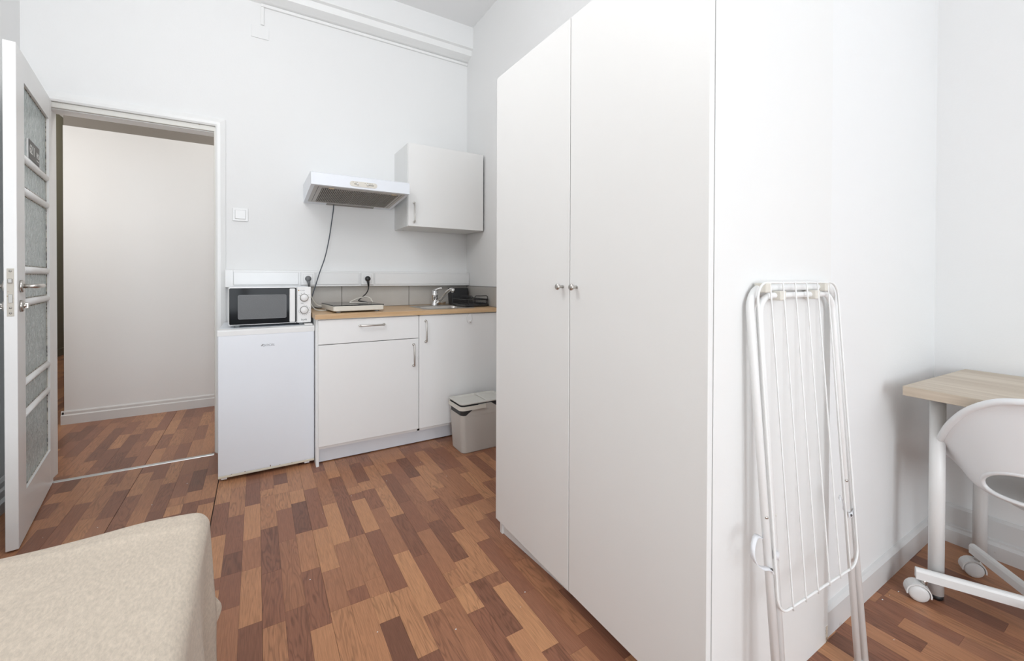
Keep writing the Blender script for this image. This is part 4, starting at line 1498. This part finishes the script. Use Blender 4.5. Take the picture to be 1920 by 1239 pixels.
for a, b in zip(L, L[1:]):
    n = len(a)
    for k in range(n):
        bm.faces.new((a[k], a[(k + 1) % n], b[(k + 1) % n], b[k]))
bm.faces.new(list(reversed(L[0])))
bm.faces.new(L[-1])
ld = obj('lid', bm, BINL, bn)
xm = (bx0 + bx1) / 2 + 0.03
obj('lid_ridge', box((xm - 0.014, by0 + 0.02, 0.3220), (xm + 0.014, by1 - 0.02, 0.3300), 0.003), BINL, ld)

# ---------------------------------------------------------------- bed and bedspread
BX0, BX1, BY0, BY1, BT = LX + 0.048, -0.128, -0.70, 1.416, 0.485
bd = thing('bed', 'single bed in the near left corner, hidden under the beige bedspread', 'bed', ((BX0 + BX1) / 2, 0.35, 0))
bm = box((BX0, BY0, 0.27), (BX1, BY1, BT), 0.03, 3)
obj('mattress', bm, plain('mattress_ticking', (0.74, 0.73, 0.70), 0.9), bd)
obj('bed_base', box((BX0 + 0.01, BY0 + 0.01, 0.15), (BX1 - 0.01, BY1 - 0.01, 0.269), 0.004), plain('bed_base_fabric', (0.45, 0.43, 0.40), 0.9), bd)
for x in (BX0 + 0.06, BX1 - 0.06):
    for y in (BY0 + 0.06, BY1 - 0.06):
        obj('leg', cyl((x, y, 0), (x, y, 0.151), 0.022, 16), GREYP, bd)


def cloth():
    from mathutils import noise
    bm = bmesh.new()
    xr, yf, zt = -0.113, 1.432, 0.4985
    R = 0.035
    A = [LX + 0.050 + i * 0.013 for i in range(int((xr - R - LX - 0.05) / 0.013) + 1)]
    A += [xr - R + i * 0.0085 for i in range(1, 62)]
    B = [-0.72 + i * 0.04 for i in range(35)] + [0.68 + i * 0.0105 for i in range(int((yf - R - 0.68) / 0.0105) + 1)]
    B += [yf - R + i * 0.0085 for i in range(1, 62)]
    grid = []
    for b in B:
        row = []
        for a in A:
            ea, eb = max(0, a - (xr - R)), max(0, b - (yf - R))
            d = math.hypot(ea, eb)
            x0, y0 = min(a, xr - R), min(b, yf - R)
            if d < 1e-6:
                dx = dy = 0.0
            else:
                dx, dy = ea / d, eb / d
            lim = R * PI / 2
            if d < lim:
                h, z = R * math.sin(d / R), -R * (1 - math.cos(d / R))
            else:
                h, z = R, -R - (d - lim)
            drop = max(0, -z - R)
            drop = min(drop, 0.455)
            z = max(z, -0.49)
            # folds of the skirt: run round the edge, deepen downwards
            s = (a * 0 + y0) * (1 if ea > eb else 0) + (-x0) * (0 if ea > eb else 1)
            ph = math.atan2(dy, dx) * 0.32 + (y0 if dx > 0 else 0) * 1.0 - (x0 if dy > 0 else 0) * 1.0
            fold = (0.020 * math.sin(ph * 17.0 + 1.9) + 0.012 * math.sin(ph * 41 + 0.6)) * min(1, drop / 0.22)
            cr = 2 * dx * dy                              # corner: the spare cloth pushes out in a cone
            spike = 0.029 * math.exp(-((math.degrees(math.atan2(dy, dx)) - 34) / 18) ** 2) * math.exp(-((drop - 0.255) / 0.042) ** 2)
            out = h + drop * 0.012 + fold * 0.55 + spike
            x, y = x0 + dx * out, y0 + dy * out
            zz = zt + z
            n = noise.noise(Vector((a * 7, b * 7, 0.3)))
            n2 = noise.noise(Vector((a * 2.2 + 5, b * 3.1, 1.3)))
            if d < lim:
                zz += 0.0025 * n + 0.004 * n2
                # soft hump at the far right corner and creases across the top
                zz += 0.009 * math.exp(-((a + 0.235) / 0.10) ** 2 - ((b - 1.39) / 0.06) ** 2)
                zz += 0.0035 * math.exp(-((b - 1.345 + 0.10 * (a + 0.2)) / 0.012) ** 2) * (1 if a > -0.6 else 0)
                zz -= 0.004 * math.exp(-((b - 1.18 - 0.42 * (a + 0.5)) / 0.012) ** 2) * max(0, min(1, (-0.25 - a) * 4))
            else:
                x += 0.004 * n * dx
                y += 0.004 * n * dy
            row.append(bm.verts.new((x, y, max(zz, 0.012))))
        grid.append(row)
    for r0, r1 in zip(grid, grid[1:]):
        for k in range(len(r0) - 1):
            f = bm.faces.new((r0[k], r0[k + 1], r1[k + 1], r1[k]))
            f.smooth = True
    return bm


bs_ = obj('bedspread', cloth(), COVER)
tag(bs_, 'beige woven bedspread draped over the bed in the near left corner', 'bedspread')
sm = bs_.modifiers.new('thickness', 'SOLIDIFY')
sm.thickness = 0.003
sm.offset = 1.0

# ---------------------------------------------------------------- drying rack


def yl(z):
    return 0.590 - (1.118 - z) * 0.075


rk = thing('drying_rack', 'folded white wire drying rack leaning on the side of the wardrobe', 'drying rack', (1.28, 0.55, 0))


def u_frame(xa, xb, zt, r, rad, fold=0.0):
    # the two frames cross at the rivets: fold is how far each leans out of the common plane
    def yl(z):
        return 0.590 - (1.118 - z) * 0.075 + fold * (z - 0.56) / 0.56
    off = 0.0
    pts = [(xa, yl(0.012) + off, 0.012), (xa, yl(zt - r) + off, zt - r)]
    for k in range(1, 9):
        a = PI / 2 * k / 8
        z = zt - r + r * math.sin(a)
        pts.append((xa + r * (1 - math.cos(a)), yl(z) + off, z))
    for k in range(0, 9):
        a = PI / 2 * (1 - k / 8)
        z = zt - r + r * math.sin(a)
        pts.append((xb - r * (1 - math.cos(a)), yl(z) + off, z))
    pts.append((xb, yl(0.012) + off, 0.012))
    return tube(pts, rad, 14)


fa = obj('outer_frame', u_frame(1.0525, 1.5145, 1.117, 0.058, 0.0094, 0.003), RACKW, rk)
fb = obj('inner_frame', u_frame(1.0835, 1.4855, 1.096, 0.052, 0.0084, -0.003), RACKW, rk)
for f, xs, fo in ((fa, (1.0525, 1.5145), -0.003), (fb, (1.0835, 1.4855), 0.003)):
    for x in xs:
        obj('foot_cap', cyl((x, yl(0.0) + fo, 0.0), (x, yl(0.03) + fo, 0.03), 0.0104, 14), PLAS, f)


def yw(z):
    return 0.5745 - (1.130 - z) * 0.073


wx0, wx1, wzt = 1.0565, 1.4945, 1.130


def wzb(x):
    return 0.338 - (x - 1.0565) * 0.05


pts = []
r = 0.045
for cx, cz, a0 in ((wx1 - r, wzt - r, 0), (wx0 + r, wzt - r, 90), (wx0 + r, wzb(wx0) + r, 180), (wx1 - r, wzb(wx1) + r, 270)):
    for k in range(8):
        a = math.radians(a0 + 90 * k / 7)
        x, z = cx + r * math.cos(a), cz + r * math.sin(a)
        pts.append((x, yw(z), z))
wg = obj('wing', tube(pts, 0.0031, 10, True), RACKW, rk)
for k in range(6):
    xt, xb = 1.1125 + 0.0625 * k, 1.118 + 0.0633 * k
    zb = wzb(xb)
    obj('wire', tube([(xt, yw(wzt) - 0.002, wzt + 0.003), (xt, yw(wzt - 0.02) - 0.0028, wzt - 0.015), (xb, yw(zb + 0.02) - 0.0028, zb + 0.015), (xb, yw(zb) - 0.003, zb - 0.004)], 0.0021, 8), RACKW, wg)
for x, z in ((1.104, 1.117), (1.4235, 1.117), (1.172, 1.096), (1.361, 1.096)):
    bm = bmesh.new()
    y = yl(z)
    add_box(bm, (x - 0.0135, y - 0.0200, z - 0.0125), (x + 0.0135, y + 0.0105, z + 0.0125), 0.003)
    obj('clip', bm, CREAM, rk)
for x, z, s_ in ((1.0525, 0.565, -1), (1.4855, 0.548, -1), (1.0835, 0.560, 1), (1.5145, 0.552, 1)):
    y = yl(z)
    nrm = Vector((s_ * 0.6, -0.8, 0))
    c = Vector((x, y, z)) + nrm.normalized() * 0.0074
    obj('rivet', lathe([(0.0042, 0.0), (0.0040, 0.0016), (0.0, 0.0028)], c, nrm, 14), STEEL if s_ < 0 else CREAM, rk)


def ribbon(path, wdir, half, th=0.0008):
    P = spline(path, 8)
    bm = bmesh.new()
    w_ = Vector(wdir).normalized() * half
    secs = []
    for i, p in enumerate(P):
        t = (P[min(i + 1, len(P) - 1)] - P[max(i - 1, 0)]).normalized()
        n = t.cross(w_).normalized() * th
        secs.append([bm.verts.new(p + w_ + n), bm.verts.new(p - w_ + n), bm.verts.new(p - w_ - n), bm.verts.new(p + w_ - n)])
    for a, b in zip(secs, secs[1:]):
        for k in range(4):
            f = bm.faces.new((a[k], a[(k + 1) % 4], b[(k + 1) % 4], b[k]))
            f.smooth = k in (0, 2)
    bm.faces.new(list(reversed(secs[0])))
    bm.faces.new(secs[-1])
    return bm


y5 = yl(0.48)
st = obj('strap', ribbon([(1.062, y5 + 0.010, 0.500), (1.040, y5 + 0.012, 0.516), (1.010, y5 + 0.006, 0.526), (0.985, y5 - 0.002, 0.512), (0.984, y5 - 0.006, 0.488), (1.005, y5 - 0.010, 0.466), (1.030, y5 - 0.012, 0.456), (1.044, y5 - 0.013, 0.448), (1.048, y5 - 0.013, 0.440)], (0.1, 1, 0.35), 0.006), STRAP, rk)
obj('strap_snap', lathe([(0.0035, 0.0), (0.0033, 0.0014), (0.0, 0.0022)], (1.043, y5 - 0.0145, 0.450), (-0.5, -0.85, 0), 12), plain('dark_snap_metal', (0.12, 0.12, 0.12), 0.35, 0.8), st)
obj('strap_end', ribbon([(1.058, y5 - 0.0090, 0.478), (1.0835, y5 - 0.0100, 0.466), (1.095, y5 - 0.0050, 0.457)], (0.25, 0.1, 1), 0.009), STRAP, st)
y6 = yl(0.46)
st = obj('strap', ribbon([(1.490, y6 + 0.010, 0.452), (1.474, y6 + 0.004, 0.472), (1.455, y6 + 0.0, 0.496), (1.436, y6 - 0.002, 0.512), (1.428, y6 - 0.002, 0.505)], (0.5, 0.6, 0.6), 0.006), STRAP, rk)
obj('strap_end', ribbon([(1.464, y6 - 0.012, 0.455), (1.4870, y6 - 0.0110, 0.452), (1.520, y6 - 0.008, 0.458), (1.533, y6 - 0.004, 0.452)], (0.1, 0.2, 1), 0.007), STRAP, st)
obj('strap_snap', lathe([(0.0038, 0.0), (0.0035, 0.0014), (0.0, 0.0022)], (1.476, y6 - 0.0130, 0.4535), (-0.3, -0.95, 0), 12), plain('dark_snap_metal', (0.12, 0.12, 0.12), 0.35, 0.8), st)

# ---------------------------------------------------------------- desk
DT = 0.760
dk = thing('desk', 'pale ash desk with white tube legs standing in the right corner', 'desk', (2.28, 0.04, 0))
dang = math.radians(-3.0)
c_, s_ = math.cos(dang), math.sin(dang)
D0 = Vector((1.971, 0.557, 0))            # near left corner


def dpt(u, v, z):
    """u: away from the room towards the wall, v: along the wall towards the window"""
    return Vector((D0.x + u * c_ + v * s_ * 1.0, D0.y + u * s_ - v * c_, z))


bm = box((-0.30, -0.5, 0), (0.30, 0.5, 0.034), 0.0015, 1)
mm = Matrix.Rotation(dang, 4, 'Z')
ctr = dpt(0.30, 0.5, DT - 0.034)
top = bpy.data.objects.new('desktop', bpy.data.meshes.new('desktop'))
bm.to_mesh(top.data)
bm.free()
top.data.materials.append(ASH)
top.parent = dk
top.location = ctr - Vector((2.28, 0.04, 0))
top.rotation_euler = (0, 0, dang)
COL.objects.link(top)
for u, v in ((0.113, 0.060), (0.557, 0.060), (0.113, 0.94), (0.545, 0.94)):
    p = dpt(u, v, 0)
    lg = obj('leg', cyl((p.x, p.y, 0.016), (p.x, p.y, DT - 0.038), 0.0215, 28), RACKW, dk)
    obj('foot', lathe([(0.0, 0.0), (0.019, 0.0), (0.0205, 0.004), (0.0205, 0.017), (0.0, 0.017)], (p.x, p.y, 0), (0, 0, 1), 24), BLACK, lg)
    obj('mounting_plate', cyl((p.x, p.y, DT - 0.0385), (p.x, p.y, DT - 0.0342), 0.040, 24), GREYP, lg)

# ---------------------------------------------------------------- desk chair
HUB = Vector((2.150, 0.240, 0))
SHC = Vector((2.185, 0.250, 0))
ch = thing('desk_chair', 'white plastic shell swivel chair on casters pulled up to the ash desk', 'chair', (HUB.x, HUB.y, 0))


def interp(tab, x):
    """smooth (Catmull-Rom) interpolation in a table of (x, y)"""
    for i in range(len(tab) - 1):
        if tab[i][0] <= x <= tab[i + 1][0]:
            break
    x0, y0 = tab[i]
    x1, y1 = tab[i + 1]
    m0 = (y1 - tab[i - 1][1]) / (x1 - tab[i - 1][0]) if i > 0 else (y1 - y0) / (x1 - x0)
    m1 = (tab[i + 2][1] - y0) / (tab[i + 2][0] - x0) if i + 2 < len(tab) else (y1 - y0) / (x1 - x0)
    h = x1 - x0
    t = (x - x0) / h
    return (2 * t ** 3 - 3 * t * t + 1) * y0 + (t ** 3 - 2 * t * t + t) * h * m0 + (-2 * t ** 3 + 3 * t * t) * y1 + (t ** 3 - t * t) * h * m1


ZRIM = [(0, .790), (15, .773), (30, .728), (45, .661), (60, .592), (75, .536), (90, .497), (120, .460), (150, .446), (180, .440)]
RRIM = [(0, .268), (30, .264), (60, .250), (90, .240), (130, .238), (180, .228)]
GT = [(0, 0), (.2, .33), (.38, .58), (.52, .70), (.75, .84), (.92, .955), (1.0, 1.0)]
HT = [(0, 0), (.2, .008), (.38, .05), (.52, .17), (.75, .56), (.92, .88), (1.0, 1.0)]
SZ = 0.418


def shell_pt(th, t):
    a = abs(th)
    zr, rr = interp(ZRIM, a), interp(RRIM, a)
    r = rr * interp(GT, t)
    z = SZ + (zr - SZ) * interp(HT, t)
    if t > 0.92:                       # lip turned outward
        r += 0.010 * ((t - 0.92) / 0.08) ** 1.5
    f = math.radians(180 + th)
    return Vector((SHC.x + r * math.cos(f), SHC.y + r * math.sin(f), z))


def hole_rho(th, z):
    zc = 0.497 - 0.030 * (th / 42.0) ** 2
    return math.hypot(th / 42.0, (z - zc) / 0.052), zc


def chair_shell():
    bm = bmesh.new()
    NT, NP = 58, 160
    grid = []
    for i in range(NP):
        th = -180 + 360 * i / NP
        grid.append([(th, j / NT) for j in range(3, NT + 1)])
    vs, inside = [], []
    for row in grid:
        vr, ir = [], []
        for th, t in row:
            p = shell_pt(th, t)
            rho, zc = hole_rho(th, p.z)
            vr.append([th, t, p])
            ir.append(abs(th) < 60 and t > 0.3 and rho < 1.0)
        vs.append(vr)
        inside.append(ir)
    ncol = len(vs[0])
    keep = []
    for i in range(NP):
        i2 = (i + 1) % NP
        for j in range(ncol - 1):
            q = ((i, j), (i2, j), (i2, j + 1), (i, j + 1))
            if sum(inside[a][b] for a, b in q) < 3:
                keep.append(q)
    used = {c for q in keep for c in q}
    V = {}
    for (i, j) in used:
        th, t, p = vs[i][j]
        nearhole = False
        if abs(th) < 60 and t > 0.3:
            rho, zc = hole_rho(th, p.z)
            touching = inside[i][j] or any(((i + a) % NP, j + b) not in used or inside[(i + a) % NP][min(ncol - 1, max(0, j + b))]
                                           for a, b in ((1, 0), (-1, 0), (0, 1), (0, -1)) if 0 <= j + b < ncol)
            if touching and 0.4 < rho < 1.6:
                th2 = th / rho
                zt_ = zc + (p.z - zc) / rho
                zc2 = 0.497 - 0.030 * (th2 / 42.0) ** 2
                zt_ = zc2 + (p.z - zc) / rho
                lo, hi = 0.2, 0.98
                for _ in range(30):
                    md_ = (lo + hi) / 2
                    if shell_pt(th2, md_).z < zt_:
                        lo = md_
                    else:
                        hi = md_
                p = shell_pt(th2, (lo + hi) / 2)
        V[(i, j)] = bm.verts.new(p)
    for q in keep:
        try:
            f = bm.faces.new([V[c] for c in q])
            f.smooth = True
        except ValueError:
            pass
    # seat centre
    cv = bm.verts.new((SHC.x, SHC.y, SZ))
    for i in range(NP):
        f = bm.faces.new((cv, V[((i + 1) % NP, 0)], V[(i, 0)]))
        f.smooth = True
    bmesh.ops.smooth_vert(bm, verts=[v for v in bm.verts if v.is_boundary and v.co.z < 0.60 and v.co.x < SHC.x], factor=0.5, use_axis_x=True, use_axis_y=True, use_axis_z=True)
    return bm


sh = obj('seat_shell', chair_shell(), SHELL, ch)
sm = sh.modifiers.new('thickness', 'SOLIDIFY')
sm.thickness = 0.008
sm.offset = 0.0
bv = sh.modifiers.new('rounding', 'BEVEL')
bv.width = 0.0025
bv.segments = 2
bv.limit_method = 'ANGLE'
bv.angle_limit = math.radians(50)
obj('rim', tube([shell_pt(-180 + 360 * i / 120, 1.0) + Vector((0, 0, -0.004)) for i in range(120)], 0.0105, 12, True), SHELL, ch)
HP = []
for i in range(90):
    q = 2 * PI * i / 90
    th2 = 42.0 * math.cos(q)
    z2 = 0.497 - 0.030 * (th2 / 42.0) ** 2 + 0.052 * math.sin(q)
    lo, hi = 0.2, 0.98
    for _ in range(30):
        m2 = (lo + hi) / 2
        if shell_pt(th2, m2).z < z2:
            lo = m2
        else:
            hi = m2
    HP.append(shell_pt(th2, (lo + hi) / 2))
obj('opening_rim', tube(HP, 0.0066, 10, True), SHELL, ch)
obj('seat_mount', lathe([(0.0, 0.0), (0.035, 0.0), (0.09, 0.022), (0.10, 0.030), (0.0, 0.030)], (SHC.x - 0.02, SHC.y, 0.383), (0, 0, 1), 28), CASTW, ch)
obj('gas_column', lathe([(0.0, 0.0), (0.026, 0.0), (0.026, 0.16), (0.014, 0.162), (0.014, 0.31), (0.0, 0.31)], (HUB.x, HUB.y, 0.078), (0, 0, 1), 24), CASTW, ch)
obj('hub', lathe([(0.0, 0.0), (0.036, 0.0), (0.038, 0.010), (0.036, 0.046), (0.0, 0.048)], (HUB.x, HUB.y, 0.070), (0, 0, 1), 28), RACKW, ch)
E1 = Vector((2.012, 0.528, 0))
a0 = math.atan2(E1.y - HUB.y, E1.x - HUB.x)
RL = (E1 - HUB).length
for k in range(5):
    a = a0 - k * 2 * PI / 5
    dv = Vector((math.cos(a), math.sin(a), 0))
    sv = Vector((-dv.y, dv.x, 0))
    bm = bmesh.new()
    prof = [(-0.012, 0.0), (0.012, 0.0), (0.012, 0.026), (0.009, 0.033), (0.004, 0.036), (-0.004, 0.036), (-0.009, 0.033), (-0.012, 0.026)]
    z_in, z_out = 0.078, 0.076
    add_prism(bm, prof, lambda p: HUB + dv * 0.02 + sv * p[0] + Vector((0, 0, z_in + p[1])), lambda p: HUB + dv * RL + sv * p[0] + Vector((0, 0, z_out + p[1])))
    arm = obj('base_arm', bm, RACKW, ch)
    cp_ = HUB + dv * (RL - 0.022)
    # caster trails off the stem; wheel faces turned towards the room
    wd = Vector((-0.88, -0.48, 0)) if k == 0 else (Vector((-0.88, -0.48, 0)) if k == 1 else Vector((math.cos(a + 1.2), math.sin(a + 1.2), 0)))
    wd.normalize()
    tr = Vector((-wd.y, wd.x, 0))
    if k == 0:
        tr = -tr if tr.dot(Vector((-0.6, 0.8, 0))) < 0 else tr
    wc = cp_ + tr * (0.016 if k == 0 else -0.012) + Vector((0, 0, 0.0285))
    cs = obj('caster', cyl(wc - wd * 0.006, wc + wd * 0.006, 0.020, 24), CASTW, arm)
    for sd in (1, -1):
        bm = bmesh.new()
        add_lathe(bm, [(0.0, 0.006), (0.0272, 0.006), (0.0285, 0.009), (0.0285, 0.016), (0.0265, 0.0195), (0.016, 0.0225), (0.0, 0.0235)], wc, wd * sd, 30)
        obj('caster_wheel', bm, CASTW, arm)
    # hood: a curved band over the wheels, with the stem
    bm = bmesh.new()
    outer, inner = [], []
    for q in range(13):
        b_ = math.radians(-12 + 204 * q / 12)
        e = tr * math.cos(b_) + Vector((0, 0, 1)) * math.sin(b_)
        outer.append(wc + e * 0.0345)
        inner.append(wc + e * 0.0305)
    ring = outer + list(reversed(inner))
    A = [bm.verts.new(p + wd * 0.0205) for p in ring]
    B = [bm.verts.new(p - wd * 0.0205) for p in ring]
    n = len(ring)
    for q in range(n):
        bm.faces.new((A[q], A[(q + 1) % n], B[(q + 1) % n], B[q]))
    for ls in (A, B):
        for q in range(12):
            bm.faces.new((ls[q], ls[q + 1], ls[n - 2 - q], ls[n - 1 - q]))
    obj('caster_hood', bm, CASTW, arm)
    obj('stem', cyl(cp_ + Vector((0, 0, 0.058)), cp_ + Vector((0, 0, 0.079)), 0.008, 14), STEEL, arm)
